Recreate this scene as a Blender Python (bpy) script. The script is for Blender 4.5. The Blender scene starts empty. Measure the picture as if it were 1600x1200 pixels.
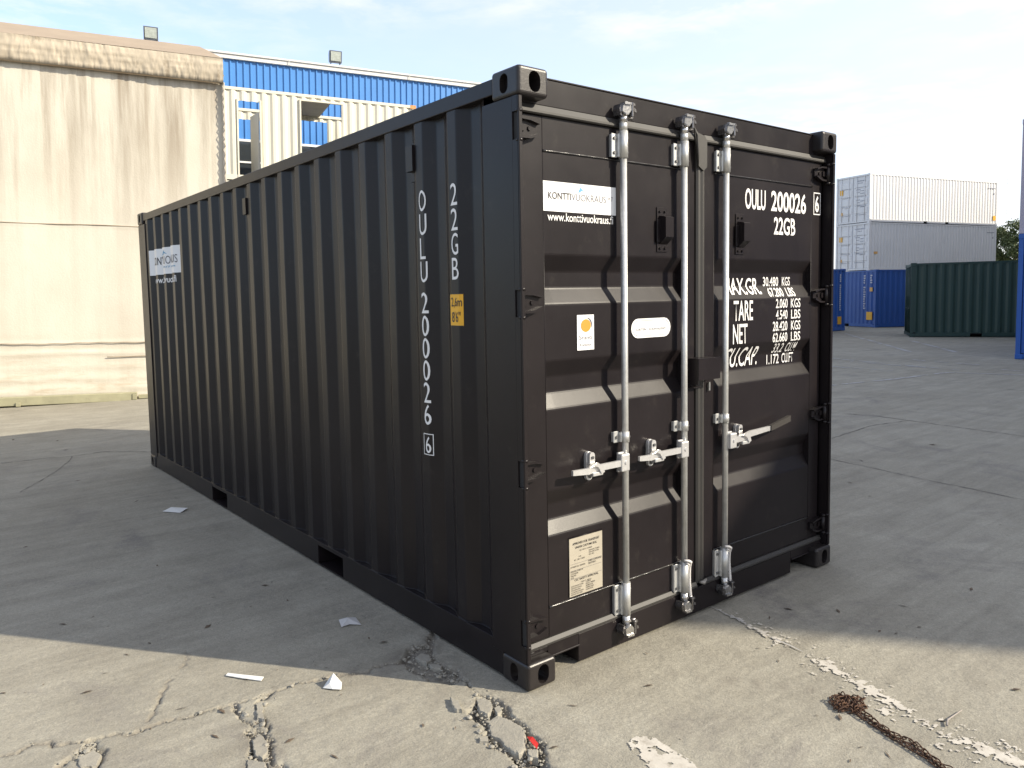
import bpy, bmesh, math, random
import numpy as np
from mathutils import Vector, Matrix

random.seed(7)
R = math.radians
scene = bpy.context.scene
col = scene.collection

# ------------------------------------------------------------------ camera
cam_d = bpy.data.cameras.new("camera")
cam = bpy.data.objects.new("camera", cam_d)
col.objects.link(cam)
scene.camera = cam
_cr = Vector((0.79112116, -0.61133127, -0.02003485))
_cu = Vector((0.06449391, 0.05079943, 0.99662428))
_cf = Vector((0.60824983, 0.78974268, -0.07961565))
CAM = Vector((-2.0114, -2.3942, 1.6669))
cam.matrix_world = Matrix(((_cr.x, _cu.x, -_cf.x, CAM.x), (_cr.y, _cu.y, -_cf.y, CAM.y),
                           (_cr.z, _cu.z, -_cf.z, CAM.z), (0, 0, 0, 1)))
cam_d.sensor_width = 36
cam_d.lens = 1201.57 / 1600 * 36
cam_d.shift_x = 33.70 / 1600
cam_d.shift_y = -38.37 / 1600
cam_d.clip_start = 0.05
cam_d.clip_end = 3000

# ------------------------------------------------------------------ sun, sky, exposure
SUN_EL = R(31.5)
SX, SY = 0.615, -0.789
sun_dir = Vector((SX * math.cos(SUN_EL), SY * math.cos(SUN_EL), math.sin(SUN_EL)))
sun_d = bpy.data.lights.new("sun", 'SUN')
sun_d.energy = 3.35
sun_d.angle = R(0.55)
sun_d.color = (1.0, 0.90, 0.725)
sun = bpy.data.objects.new("sun", sun_d)
sun.rotation_euler = sun_dir.to_track_quat('Z', 'Y').to_euler()
sun.location = (10, -12, 20)
col.objects.link(sun)

world = bpy.data.worlds.new("World")
scene.world = world
world.use_nodes = True
wn, wl = world.node_tree.nodes, world.node_tree.links
wn.clear()


def wnode(t, **k):
    n = wn.new(t)
    for a, b in k.items():
        setattr(n, a, b)
    return n


w_out = wnode("ShaderNodeOutputWorld")
w_bg = wnode("ShaderNodeBackground")
w_bg.inputs[1].default_value = 0.15
sky = wnode("ShaderNodeTexSky", sky_type='NISHITA')
sky.sun_disc = False
sky.sun_elevation = SUN_EL
sky.sun_rotation = math.atan2(SX, SY)
sky.air_density = 1.0
sky.dust_density = 1.6
sky.ozone_density = 3.5
w_bg2 = wnode("ShaderNodeBackground")           # thin high cloud
w_bg2.inputs[0].default_value = (0.955, 0.955, 1.0, 1)
w_bg2.inputs[1].default_value = 0.49
w_mix = wnode("ShaderNodeMixShader")
tc = wnode("ShaderNodeTexCoord")
sep = wnode("ShaderNodeSeparateXYZ")
wl.new(tc.outputs["Generated"], sep.inputs[0])
mz = wnode("ShaderNodeMath", operation='MAXIMUM')
mz.inputs[1].default_value = 0.06
wl.new(sep.outputs[2], mz.inputs[0])
dx = wnode("ShaderNodeMath", operation='DIVIDE')
dy = wnode("ShaderNodeMath", operation='DIVIDE')
wl.new(sep.outputs[0], dx.inputs[0]); wl.new(mz.outputs[0], dx.inputs[1])
wl.new(sep.outputs[1], dy.inputs[0]); wl.new(mz.outputs[0], dy.inputs[1])
comb = wnode("ShaderNodeCombineXYZ")
wl.new(dx.outputs[0], comb.inputs[0]); wl.new(dy.outputs[0], comb.inputs[1])
cn = wnode("ShaderNodeTexNoise")
cn.inputs["Scale"].default_value = 3.2
cn.inputs["Detail"].default_value = 8
cn.inputs["Roughness"].default_value = 0.6
cn.inputs["Distortion"].default_value = 0.25
wl.new(comb.outputs[0], cn.inputs["Vector"])
cn2 = wnode("ShaderNodeTexNoise")
cn2.inputs["Scale"].default_value = 0.5
cn2.inputs["Detail"].default_value = 2
wl.new(comb.outputs[0], cn2.inputs["Vector"])
cr = wnode("ShaderNodeValToRGB")
cr.color_ramp.elements[0].position = 0.42
cr.color_ramp.elements[1].position = 0.70
wl.new(cn.outputs[0], cr.inputs[0])
cr2 = wnode("ShaderNodeValToRGB")
cr2.color_ramp.elements[0].position = 0.38
cr2.color_ramp.elements[1].position = 0.62
wl.new(cn2.outputs[0], cr2.inputs[0])
cm = wnode("ShaderNodeMath", operation='MULTIPLY')
wl.new(cr.outputs[0], cm.inputs[0]); wl.new(cr2.outputs[0], cm.inputs[1])
cm2 = wnode("ShaderNodeMath", operation='MULTIPLY_ADD')
cm2.inputs[1].default_value = 0.62
cm2.inputs[2].default_value = 0.0
cm2.use_clamp = True
wl.new(cm.outputs[0], cm2.inputs[0])
# haze grows towards the sun's side of the sky
hz = wnode("ShaderNodeVectorMath", operation='DOT_PRODUCT')
hz.inputs[1].default_value = (SX, SY, 0.0)
wl.new(tc.outputs["Generated"], hz.inputs[0])
hzr = wnode("ShaderNodeMapRange")
hzr.inputs[1].default_value = -1.0
hzr.inputs[2].default_value = 0.25
hzr.inputs[3].default_value = 0.16
hzr.inputs[4].default_value = 0.64
wl.new(hz.outputs["Value"], hzr.inputs[0])
wl.new(hzr.outputs[0], cm2.inputs[2])
wl.new(sky.outputs[0], w_bg.inputs[0])
wl.new(cm2.outputs[0], w_mix.inputs[0])
wl.new(w_bg.outputs[0], w_mix.inputs[1])
wl.new(w_bg2.outputs[0], w_mix.inputs[2])
wl.new(w_mix.outputs[0], w_out.inputs[0])

vs = scene.view_settings
vs.view_transform = 'Standard'
vs.look = 'None'
vs.exposure = 1.25
vs.gamma = 1.0
vs.use_curve_mapping = False

# ------------------------------------------------------------------ materials
MATS = {}


def mat(name, color, rough=0.5, metal=0.0, var=0.0, vscale=3.0, bump=0.0, bscale=80.0, spec=0.5,
        color2=None, c2scale=2.0, c2pos=(0.5, 0.7), stretch=(1, 1, 1), rvar=0.0, trans=0.0, bump2=0.0, b2scale=3.0):
    m = bpy.data.materials.new(name)
    m.use_nodes = True
    nt = m.node_tree
    n, l = nt.nodes, nt.links
    p = n["Principled BSDF"]
    p.inputs["Base Color"].default_value = (*color, 1)
    p.inputs["Roughness"].default_value = rough
    p.inputs["Metallic"].default_value = metal
    p.inputs["Specular IOR Level"].default_value = spec
    if trans:
        p.inputs["Transmission Weight"].default_value = trans
    t = n.new("ShaderNodeTexCoord")
    mp = n.new("ShaderNodeMapping")
    mp.inputs["Scale"].default_value = stretch
    l.new(t.outputs["Object"], mp.inputs[0])
    last = None
    if var:
        a = n.new("ShaderNodeTexNoise")
        a.inputs["Scale"].default_value = vscale
        a.inputs["Detail"].default_value = 6
        a.inputs["Roughness"].default_value = 0.65
        l.new(mp.outputs[0], a.inputs["Vector"])
        mr = n.new("ShaderNodeMapRange")
        mr.inputs[1].default_value = 0.25
        mr.inputs[2].default_value = 0.75
        mr.inputs[3].default_value = 1 - var
        mr.inputs[4].default_value = 1 + var
        l.new(a.outputs[0], mr.inputs[0])
        mx = n.new("ShaderNodeVectorMath")
        mx.operation = 'SCALE'
        mx.inputs[0].default_value = color
        l.new(mr.outputs[0], mx.inputs["Scale"])
        last = mx.outputs[0]
        if rvar:
            rr = n.new("ShaderNodeMapRange")
            rr.inputs[1].default_value = 0.3
            rr.inputs[2].default_value = 0.7
            rr.inputs[3].default_value = rough - rvar
            rr.inputs[4].default_value = rough + rvar
            l.new(a.outputs[0], rr.inputs[0])
            l.new(rr.outputs[0], p.inputs["Roughness"])
    if color2:
        a2 = n.new("ShaderNodeTexNoise")
        a2.inputs["Scale"].default_value = c2scale
        a2.inputs["Detail"].default_value = 8
        a2.inputs["Roughness"].default_value = 0.7
        l.new(mp.outputs[0], a2.inputs["Vector"])
        rp = n.new("ShaderNodeValToRGB")
        rp.color_ramp.elements[0].position = c2pos[0]
        rp.color_ramp.elements[1].position = c2pos[1]
        l.new(a2.outputs[0], rp.inputs[0])
        mc = n.new("ShaderNodeMix")
        mc.data_type = 'RGBA'
        l.new(rp.outputs[0], mc.inputs["Factor"])
        if last:
            l.new(last, mc.inputs["A"])
        else:
            mc.inputs["A"].default_value = (*color, 1)
        mc.inputs["B"].default_value = (*color2, 1)
        last = mc.outputs["Result"]
    if last:
        l.new(last, p.inputs["Base Color"])
    bl = None
    for (s, sc, dist) in ((bump, bscale, 0.002), (bump2, b2scale, 0.01)):
        if s:
            b = n.new("ShaderNodeTexNoise")
            b.inputs["Scale"].default_value = sc
            b.inputs["Detail"].default_value = 3
            l.new(t.outputs["Object"], b.inputs["Vector"])
            bp = n.new("ShaderNodeBump")
            bp.inputs["Strength"].default_value = s
            bp.inputs["Distance"].default_value = dist
            l.new(b.outputs[0], bp.inputs["Height"])
            if bl:
                l.new(bl, bp.inputs["Normal"])
            bl = bp.outputs[0]
    if bl:
        l.new(bl, p.inputs["Normal"])
    MATS[name] = m
    return m


M_black = mat("black_paint", (0.0112, 0.0087, 0.0094), 0.335, var=0.22, vscale=2.4, bump=0.08, bscale=420, spec=0.235,
              rvar=0.03, bump2=0.12, b2scale=2.2, color2=(0.026, 0.022, 0.020), c2scale=9, c2pos=(0.58, 0.82))
M_weld = mat("painted_weld", (0.013, 0.011, 0.010), 0.22, bump=0.3, bscale=120, spec=0.8)
M_cast = mat("black_casting_paint", (0.017, 0.014, 0.0135), 0.38, var=0.2, vscale=14, bump=0.25, bscale=160, spec=0.4)
M_dark = mat("dark_interior", (0.012, 0.011, 0.011), 0.8)
M_rubber = mat("gasket_rubber", (0.022, 0.020, 0.018), 0.56, bump=0.1, bscale=60, var=0.15, vscale=8)
M_galv = mat("galvanised_steel", (0.52, 0.52, 0.505), 0.40, 0.62, var=0.14, vscale=22, bump=0.12, bscale=200,
             color2=(0.42, 0.41, 0.39), c2scale=30, c2pos=(0.5, 0.75))
M_galv2 = mat("bright_zinc", (0.52, 0.51, 0.50), 0.24, 0.9, var=0.35, vscale=40, bump=0.3, bscale=90)
M_handle = mat("handle_zinc", (0.64, 0.63, 0.62), 0.34, 0.62, var=0.12, vscale=30, bump=0.2, bscale=120)
M_keeper = mat("dull_zinc", (0.22, 0.21, 0.21), 0.26, 0.85, var=0.5, vscale=45, bump=0.4, bscale=80)
M_bolt = mat("dark_bolt", (0.10, 0.10, 0.10), 0.5, 0.5)
M_white_txt = mat("white_vinyl", (0.66, 0.65, 0.64), 0.45, var=0.05, vscale=20)
M_sign = mat("white_sign", (0.68, 0.68, 0.68), 0.35, var=0.03, vscale=6)
M_ink = mat("dark_ink", (0.018, 0.014, 0.016), 0.5)
M_ink2 = mat("grey_ink", (0.10, 0.095, 0.11), 0.5)
M_inkblue = mat("blue_ink", (0.08, 0.28, 0.46), 0.5)
M_orange = mat("orange_ink", (0.50, 0.225, 0.02), 0.5)
M_yellow = mat("yellow_sticker", (0.66, 0.34, 0.01), 0.45)
M_plate = mat("beige_plate", (0.36, 0.325, 0.26), 0.38, 0.1, var=0.08, vscale=15)
M_rope = mat("white_cord", (0.62, 0.59, 0.56), 0.8, bump=0.6, bscale=300)
M_gaskgrey = mat("grey_caulk", (0.19, 0.18, 0.165), 0.5, var=0.25, vscale=30)
M_grip = mat("dark_grip", (0.022, 0.018, 0.015), 0.6)
M_tarp_plain = mat("tarp_roof", (0.30, 0.235, 0.165), 0.7, var=0.12, vscale=1.2, bump=0.3, bscale=20)
M_green_beam = mat("green_beam", (0.28, 0.265, 0.17), 0.6, var=0.2, vscale=4, color2=(0.2, 0.18, 0.12), c2scale=6, c2pos=(0.6, 0.8))
M_blue = mat("blue_cladding", (0.060, 0.215, 0.52), 0.45, var=0.08, vscale=1.0)
M_capwhite = mat("white_flashing", (0.62, 0.61, 0.58), 0.5, var=0.06, vscale=1.5)
M_winframe = mat("white_window_frame", (0.75, 0.75, 0.74), 0.4)
M_glass = mat("window_glass", (0.03, 0.035, 0.04), 0.06, spec=0.8)
M_whitec = mat("cream_container_paint", (0.60, 0.57, 0.47), 0.5, var=0.06, vscale=1.0,
               color2=(0.36, 0.29, 0.18), c2scale=1.6, c2pos=(0.66, 0.9))
M_rust = mat("rusty_orange_paint", (0.52, 0.25, 0.09), 0.7, var=0.4, vscale=9)
M_shutter = mat("grey_shutter", (0.46, 0.45, 0.41), 0.5, var=0.06)
M_whitefar = mat("white_container_paint", (0.64, 0.635, 0.64), 0.5, var=0.04, vscale=0.6)
M_darkmark = mat("dark_marks_and_shade", (0.20, 0.21, 0.26), 0.6)
M_orangemark = mat("orange_markings", (0.62, 0.35, 0.10), 0.6)
M_bluec = mat("blue_container_paint", (0.010, 0.066, 0.27), 0.45, var=0.08, vscale=0.8)
M_bluec2 = mat("bright_blue_container_paint", (0.011, 0.078, 0.33), 0.45, var=0.08, vscale=0.8)
M_greenc = mat("green_container_paint", (0.014, 0.040, 0.034), 0.5, var=0.10, vscale=0.8)
M_purple = mat("lilac_container_paint", (0.36, 0.33, 0.40), 0.5, var=0.06, vscale=0.8)
M_wood = mat("tree_bark", (0.12, 0.09, 0.06), 0.9, var=0.3, vscale=5, bump=0.6, bscale=20)
M_leaf = mat("leaf_green", (0.085, 0.11, 0.035), 0.6, var=0.35, vscale=0.9)
M_leaf2 = mat("leaf_light_green", (0.13, 0.15, 0.06), 0.6, var=0.3, vscale=0.9)
M_warehouse = mat("warehouse_cladding", (0.45, 0.44, 0.42), 0.6, var=0.06, vscale=0.4)
M_road = mat("road_paint", (0.46, 0.43, 0.375), 0.7, var=0.14, vscale=14, color2=(0.31, 0.28, 0.235), c2scale=16, c2pos=(0.5, 0.66))
M_faint = mat("faded_road_paint", (0.32, 0.31, 0.30), 0.8, var=0.12, vscale=6)
M_paper = mat("paper", (0.62, 0.62, 0.60), 0.8, var=0.04, vscale=20)
M_paper2 = mat("grey_paper", (0.42, 0.41, 0.40), 0.8, var=0.06, vscale=30)
M_red = mat("red_plastic", (0.40, 0.02, 0.018), 0.4)
M_chain = mat("rusty_chain", (0.070, 0.036, 0.022), 0.75, 0.3, var=0.5, vscale=50, color2=(0.11, 0.052, 0.022), c2scale=60, c2pos=(0.5, 0.65), bump=0.5, bscale=300)
M_crackdirt = mat("crack_dirt", (0.09, 0.08, 0.07), 0.95, var=0.4, vscale=12)
M_debris = mat("debris_dark", (0.09, 0.065, 0.045), 0.9, var=0.4, vscale=30)
M_lamp = mat("floodlight_housing", (0.10, 0.11, 0.13), 0.4, 0.3)
M_lampglass = mat("floodlight_reflector", (0.42, 0.44, 0.38), 0.25, 0.4, var=0.3, vscale=9)


def concrete_mat(name, stone=False):
    m = bpy.data.materials.new(name)
    m.use_nodes = True
    nt = m.node_tree
    n, l = nt.nodes, nt.links
    p = n["Principled BSDF"]
    p.inputs["Roughness"].default_value = 0.86
    p.inputs["Specular IOR Level"].default_value = 0.3
    geo = n.new("ShaderNodeNewGeometry")

    def noise(scale, detail=6, rough=0.6, vec=None, dist=0.0):
        a = n.new("ShaderNodeTexNoise")
        a.inputs["Scale"].default_value = scale
        a.inputs["Detail"].default_value = detail
        a.inputs["Roughness"].default_value = rough
        a.inputs["Distortion"].default_value = dist
        l.new(vec or geo.outputs["Position"], a.inputs["Vector"])
        return a.outputs[0]

    def ramp(src, p0, c0, p1, c1):
        r_ = n.new("ShaderNodeValToRGB")
        r_.color_ramp.elements[0].position = p0
        r_.color_ramp.elements[0].color = (*c0, 1) if len(c0) == 3 else c0
        r_.color_ramp.elements[1].position = p1
        r_.color_ramp.elements[1].color = (*c1, 1) if len(c1) == 3 else c1
        l.new(src, r_.inputs[0])
        return r_.outputs[0]

    def mix(fac, a, b, mode='MIX', f=None):
        mc = n.new("ShaderNodeMix")
        mc.data_type = 'RGBA'
        mc.blend_type = mode
        if fac is not None:
            l.new(fac, mc.inputs["Factor"])
        else:
            mc.inputs["Factor"].default_value = f
        for key, v in (("A", a), ("B", b)):
            if isinstance(v, tuple):
                mc.inputs[key].default_value = (*v, 1)
            else:
                l.new(v, mc.inputs[key])
        return mc.outputs["Result"]

    base = ramp(noise(0.45, 5, 0.6), 0.34, (0.262, 0.244, 0.202), 0.68, (0.318, 0.300, 0.252))
    mid = ramp(noise(2.6, 8, 0.7, dist=0.4), 0.3, (0.78, 0.77, 0.75), 0.72, (1.10, 1.10, 1.08))
    c = mix(None, base, mid, 'MULTIPLY', 0.75)
    # streaky wear along the yard (tyre and trowel direction)
    mp = n.new("ShaderNodeMapping")
    mp.inputs["Rotation"].default_value = (0, 0, R(52))
    mp.inputs["Scale"].default_value = (0.5, 4.5, 1)
    l.new(geo.outputs["Position"], mp.inputs[0])
    st = ramp(noise(1.6, 8, 0.7, mp.outputs[0], 0.6), 0.36, (0.74, 0.73, 0.725), 0.60, (1.05, 1.05, 1.05))
    c = mix(None, c, st, 'MULTIPLY', 0.6)
    # blotchy darker stains
    blot = ramp(noise(0.9, 9, 0.72, dist=1.0), 0.56, (0, 0, 0), 0.72, (1, 1, 1))
    c = mix(blot, c, (0.185, 0.170, 0.150))
    spots = ramp(noise(6.0, 6, 0.78), 0.665, (0, 0, 0), 0.75, (1, 1, 1))
    c = mix(spots, c, (0.115, 0.102, 0.09))
    pale = ramp(noise(11.0, 6, 0.8), 0.70, (0, 0, 0), 0.78, (1, 1, 1))
    c = mix(pale, c, (0.33, 0.31, 0.275))
    # grain
    gr = ramp(noise(150, 4, 0.7), 0.3, (0.70, 0.70, 0.70), 0.7, (1.24, 1.24, 1.23))
    c = mix(None, c, gr, 'MULTIPLY', 0.8)
    gr2 = ramp(noise(38, 5, 0.75), 0.3, (0.84, 0.84, 0.84), 0.72, (1.11, 1.11, 1.11))
    c = mix(None, c, gr2, 'MULTIPLY', 0.9)
    if stone:
        c = mix(None, c, (0.30, 0.28, 0.24), 'MIX', 0.45)
    else:
        at = n.new("ShaderNodeAttribute")
        at.attribute_name = "dirt"
        dcol = ramp(noise(45, 6, 0.8), 0.32, (0.085, 0.072, 0.06), 0.7, (0.18, 0.16, 0.135))
        c = mix(at.outputs["Fac"], c, dcol)
    l.new(c, p.inputs["Base Color"])
    b1 = n.new("ShaderNodeBump")
    b1.inputs["Strength"].default_value = 0.55
    b1.inputs["Distance"].default_value = 0.004
    l.new(noise(110, 5, 0.75), b1.inputs["Height"])
    b2 = n.new("ShaderNodeBump")
    b2.inputs["Strength"].default_value = 0.45
    b2.inputs["Distance"].default_value = 0.02
    l.new(noise(9, 6, 0.7), b2.inputs["Height"])
    l.new(b1.outputs[0], b2.inputs["Normal"])
    l.new(b2.outputs[0], p.inputs["Normal"])
    return m


M_conc = concrete_mat("yard_concrete")
M_stone = concrete_mat("broken_concrete", True)


def tarp_mat():
    m = bpy.data.materials.new("tarp_canvas")
    m.use_nodes = True
    nt = m.node_tree
    n, l = nt.nodes, nt.links
    p = n["Principled BSDF"]
    p.inputs["Roughness"].default_value = 0.62
    t = n.new("ShaderNodeTexCoord")
    sp = n.new("ShaderNodeSeparateXYZ")
    l.new(t.outputs["Object"], sp.inputs[0])

    def noise(scale, stretch, detail=7, rough=0.65, loc=(0, 0, 0)):
        mp = n.new("ShaderNodeMapping")
        mp.inputs["Scale"].default_value = stretch
        mp.inputs["Location"].default_value = loc
        l.new(t.outputs["Object"], mp.inputs[0])
        a = n.new("ShaderNodeTexNoise")
        a.inputs["Scale"].default_value = scale
        a.inputs["Detail"].default_value = detail
        a.inputs["Roughness"].default_value = rough
        l.new(mp.outputs[0], a.inputs["Vector"])
        return a.outputs[0]

    def mapr(src, a, b, c=0.0, d=1.0):
        r_ = n.new("ShaderNodeMapRange")
        r_.inputs[1].default_value = a
        r_.inputs[2].default_value = b
        r_.inputs[3].default_value = c
        r_.inputs[4].default_value = d
        l.new(src, r_.inputs[0])
        return r_.outputs[0]

    def mul(a, b):
        q = n.new("ShaderNodeMath")
        q.operation = 'MULTIPLY'
        q.use_clamp = True
        l.new(a, q.inputs[0])
        if isinstance(b, float):
            q.inputs[1].default_value = b
        else:
            l.new(b, q.inputs[1])
        return q.outputs[0]

    def mix(fac, a, b):
        mc = n.new("ShaderNodeMix")
        mc.data_type = 'RGBA'
        l.new(fac, mc.inputs["Factor"])
        for key, v in (("A", a), ("B", b)):
            if isinstance(v, tuple):
                mc.inputs[key].default_value = (*v, 1)
            else:
                l.new(v, mc.inputs[key])
        return mc.outputs["Result"]
    z = sp.outputs[2]
    c = mix(mapr(noise(0.6, (1, 1, 0.6)), 0.35, 0.65), (0.50, 0.462, 0.382), (0.575, 0.54, 0.46))
    runs = mapr(noise(1.9, (1, 1, 0.075), 7, 0.66), 0.45, 0.64)          # rain runs from the eaves
    c = mix(mul(mul(runs, mapr(z, 2.6, 5.4, 0.16, 1.0)), 0.85), c, (0.22, 0.175, 0.125))
    runs2 = mapr(noise(6.0, (1, 1, 0.05), 5, 0.6, (3, 0, 0)), 0.52, 0.66)
    c = mix(mul(mul(runs2, mapr(z, 3.0, 5.6, 0.05, 1.0)), 0.7), c, (0.25, 0.20, 0.145))
    low = mul(mapr(noise(3.0, (0.5, 0.5, 3.0)), 0.50, 0.68), mapr(z, 1.3, 0.1, 0.0, 1.0))
    c = mix(mul(low, 0.65), c, (0.33, 0.23, 0.14))
    sc = mul(mapr(noise(16.0, (0.6, 0.6, 1.5)), 0.66, 0.74), mapr(z, 3.4, 0.3, 0.15, 1.0))
    c = mix(mul(sc, 0.7), c, (0.22, 0.17, 0.12))
    l.new(c, p.inputs["Base Color"])
    b = n.new("ShaderNodeBump")
    b.inputs["Strength"].default_value = 0.35
    b.inputs["Distance"].default_value = 0.01
    l.new(noise(30, (1, 1, 1)), b.inputs["Height"])
    l.new(b.outputs[0], p.inputs["Normal"])
    return m


M_tarp = tarp_mat()


# ------------------------------------------------------------------ helpers
def link(o, parent=None):
    col.objects.link(o)
    if parent is not None:
        o.parent = parent
    return o


def obj(name, bm, m, parent=None, smooth=False):
    me = bpy.data.meshes.new(name)
    bm.to_mesh(me)
    bm.free()
    if smooth:
        for p in me.polygons:
            p.use_smooth = True
    if isinstance(m, (list, tuple)):
        for k in m:
            me.materials.append(k)
    else:
        me.materials.append(m)
    return link(bpy.data.objects.new(name, me), parent)


def pymesh(name, verts, faces, m, parent=None, smooth=False):
    me = bpy.data.meshes.new(name)
    me.from_pydata(verts, [], faces)
    me.update()
    if smooth:
        for p in me.polygons:
            p.use_smooth = True
    me.materials.append(m)
    return link(bpy.data.objects.new(name, me), parent)


def thing(name, label, cat, loc=(0, 0, 0), rz=0.0, group=None):
    o = bpy.data.objects.new(name, None)
    o.empty_display_size = 0.2
    o.location = loc
    o.rotation_euler = (0, 0, rz)
    link(o)
    return tag(o, label, cat, group)


def tag(o, label, cat, group=None):
    o['label'] = label
    o['category'] = cat
    if group:
        o['group'] = group
    return o


def lab(o, label):
    o['label'] = label
    return o


def B():
    return bmesh.new()


def box(bm, x0, x1, y0, y1, z0, z1, bev=0.0, seg=1, mi=0):
    vs_ = [bm.verts.new(c) for c in ((x0, y0, z0), (x1, y0, z0), (x1, y1, z0), (x0, y1, z0),
                                     (x0, y0, z1), (x1, y0, z1), (x1, y1, z1), (x0, y1, z1))]
    fs = [bm.faces.new([vs_[i] for i in f]) for f in
          ((3, 2, 1, 0), (4, 5, 6, 7), (0, 1, 5, 4), (1, 2, 6, 5), (2, 3, 7, 6), (3, 0, 4, 7))]
    for f in fs:
        f.material_index = mi
    if bev:
        es = set()
        for f in fs:
            es.update(f.edges)
        r_ = bmesh.ops.bevel(bm, geom=list(es), offset=bev, segments=seg, affect='EDGES', profile=0.5)
        for f in r_['faces']:
            f.material_index = mi
    return vs_


def prism(bm, pts, axis, a0, a1):
    """polygon in the two other axes, extruded along axis"""
    def P(p, a):
        if axis == 'x':
            return (a, p[0], p[1])
        if axis == 'y':
            return (p[0], a, p[1])
        return (p[0], p[1], a)
    v0 = [bm.verts.new(P(p, a0)) for p in pts]
    v1 = [bm.verts.new(P(p, a1)) for p in pts]
    fs = [bm.faces.new(v0), bm.faces.new(v1[::-1])]
    k = len(pts)
    for i in range(k):
        fs.append(bm.faces.new((v0[i], v1[i], v1[(i + 1) % k], v0[(i + 1) % k])))
    bmesh.ops.recalc_face_normals(bm, faces=fs)
    return fs


def tube(bm, pts, r, seg=10, cap=True):
    pts = [Vector(p) for p in pts]
    rr = r if isinstance(r, (list, tuple)) else [r] * len(pts)
    rings = []
    prev = None
    for i, p in enumerate(pts):
        d = (pts[min(i + 1, len(pts) - 1)] - pts[max(i - 1, 0)]).normalized()
        if prev is None:
            ref = Vector((0, 0, 1)) if abs(d.z) < 0.9 else Vector((1, 0, 0))
            a = d.cross(ref).normalized()
        else:
            a = (prev - d * prev.dot(d)).normalized()
        prev = a
        b = d.cross(a)
        rings.append([bm.verts.new(p + (a * math.cos(2 * math.pi * k / seg) + b * math.sin(2 * math.pi * k / seg)) * rr[i])
                      for k in range(seg)])
    for i in range(len(rings) - 1):
        for k in range(seg):
            f = bm.faces.new((rings[i][k], rings[i][(k + 1) % seg], rings[i + 1][(k + 1) % seg], rings[i + 1][k]))
            f.smooth = True
    if cap:
        bm.faces.new(rings[0][::-1])
        bm.faces.new(rings[-1])


def stadium(cx, cz, w, h, seg=8):
    """upright rounded slot outline (w wide, h high)"""
    r_ = w / 2
    pts = []
    s = h / 2 - r_
    for k in range(seg + 1):
        a = math.pi * k / seg
        pts.append((cx + r_ * math.cos(a), cz + s + r_ * math.sin(a)))
    for k in range(seg + 1):
        a = math.pi + math.pi * k / seg
        pts.append((cx + r_ * math.cos(a), cz - s + r_ * math.sin(a)))
    return pts


def boolean_diff(name, bm, cutters, m, parent):
    """solid with holes cut through; the cutters are thrown away"""
    tmp = obj(name, bm, m)
    cs = []
    for cbm in cutters:
        c = obj("cutter", cbm, M_dark)
        md = tmp.modifiers.new("b", 'BOOLEAN')
        md.operation = 'DIFFERENCE'
        md.solver = 'EXACT'
        md.object = c
        cs.append(c)
    dg = bpy.context.evaluated_depsgraph_get()
    me = bpy.data.meshes.new_from_object(tmp.evaluated_get(dg))
    me.name = name
    bpy.data.objects.remove(tmp)
    for c in cs:
        bpy.data.objects.remove(c)
    me.materials.clear()
    me.materials.append(m)
    return link(bpy.data.objects.new(name, me), parent)


def text_bm(s, w, h, bold=0.0, shear=0.0, spacing=1.0):
    cu = bpy.data.curves.new("t", 'FONT')
    cu.body = s
    cu.dimensions = '2D'
    cu.fill_mode = 'BOTH'
    cu.resolution_u = 4
    cu.offset = bold
    cu.shear = shear
    cu.space_character = spacing
    o = bpy.data.objects.new("t", cu)
    col.objects.link(o)
    dg = bpy.context.evaluated_depsgraph_get()
    dg.update()
    me = bpy.data.meshes.new_from_object(o.evaluated_get(dg))
    bpy.data.objects.remove(o)
    bpy.data.curves.remove(cu)
    bm = B()
    bm.from_mesh(me)
    bpy.data.meshes.remove(me)
    xs = [v.co.x for v in bm.verts]
    ys = [v.co.y for v in bm.verts]
    x0, x1, y0, y1 = min(xs), max(xs), min(ys), max(ys)
    for v in bm.verts:
        v.co = Vector(((v.co.x - x0) / (x1 - x0) * w, (v.co.y - y0) / (y1 - y0) * h, 0))
    return bm


def bm_rect(w, h, nx=1, ny=1):
    bm = B()
    g = [[bm.verts.new((w * i / nx, h * j / ny, 0)) for i in range(nx + 1)] for j in range(ny + 1)]
    for j in range(ny):
        for i in range(nx):
            bm.faces.new((g[j][i], g[j][i + 1], g[j + 1][i + 1], g[j + 1][i]))
    return bm


def bm_poly(pts):
    bm = B()
    bm.faces.new([bm.verts.new((p[0], p[1], 0)) for p in pts])
    return bm


# ------------------------------------------------------------------ numpy noise
_rng = np.random.RandomState(11)
_lat = _rng.rand(256, 256)


def vnoise(x, y, s=1.0, ox=0, oy=0):
    x = x * s + ox
    y = y * s + oy
    xi = np.floor(x).astype(int)
    yi = np.floor(y).astype(int)
    fx = x - xi
    fy = y - yi
    fx = fx * fx * (3 - 2 * fx)
    fy = fy * fy * (3 - 2 * fy)
    a = _lat[xi % 256, yi % 256]
    b = _lat[(xi + 1) % 256, yi % 256]
    c = _lat[xi % 256, (yi + 1) % 256]
    d = _lat[(xi + 1) % 256, (yi + 1) % 256]
    return (a * (1 - fx) + b * fx) * (1 - fy) + (c * (1 - fx) + d * fx) * fy


def fbm(x, y, s=1.0, o=4, ox=0, oy=0):
    t = 0
    a = 0.5
    for k in range(o):
        t = t + a * vnoise(x, y, s * 2 ** k, ox + 17 * k, oy + 31 * k)
        a *= 0.5
    return t


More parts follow.
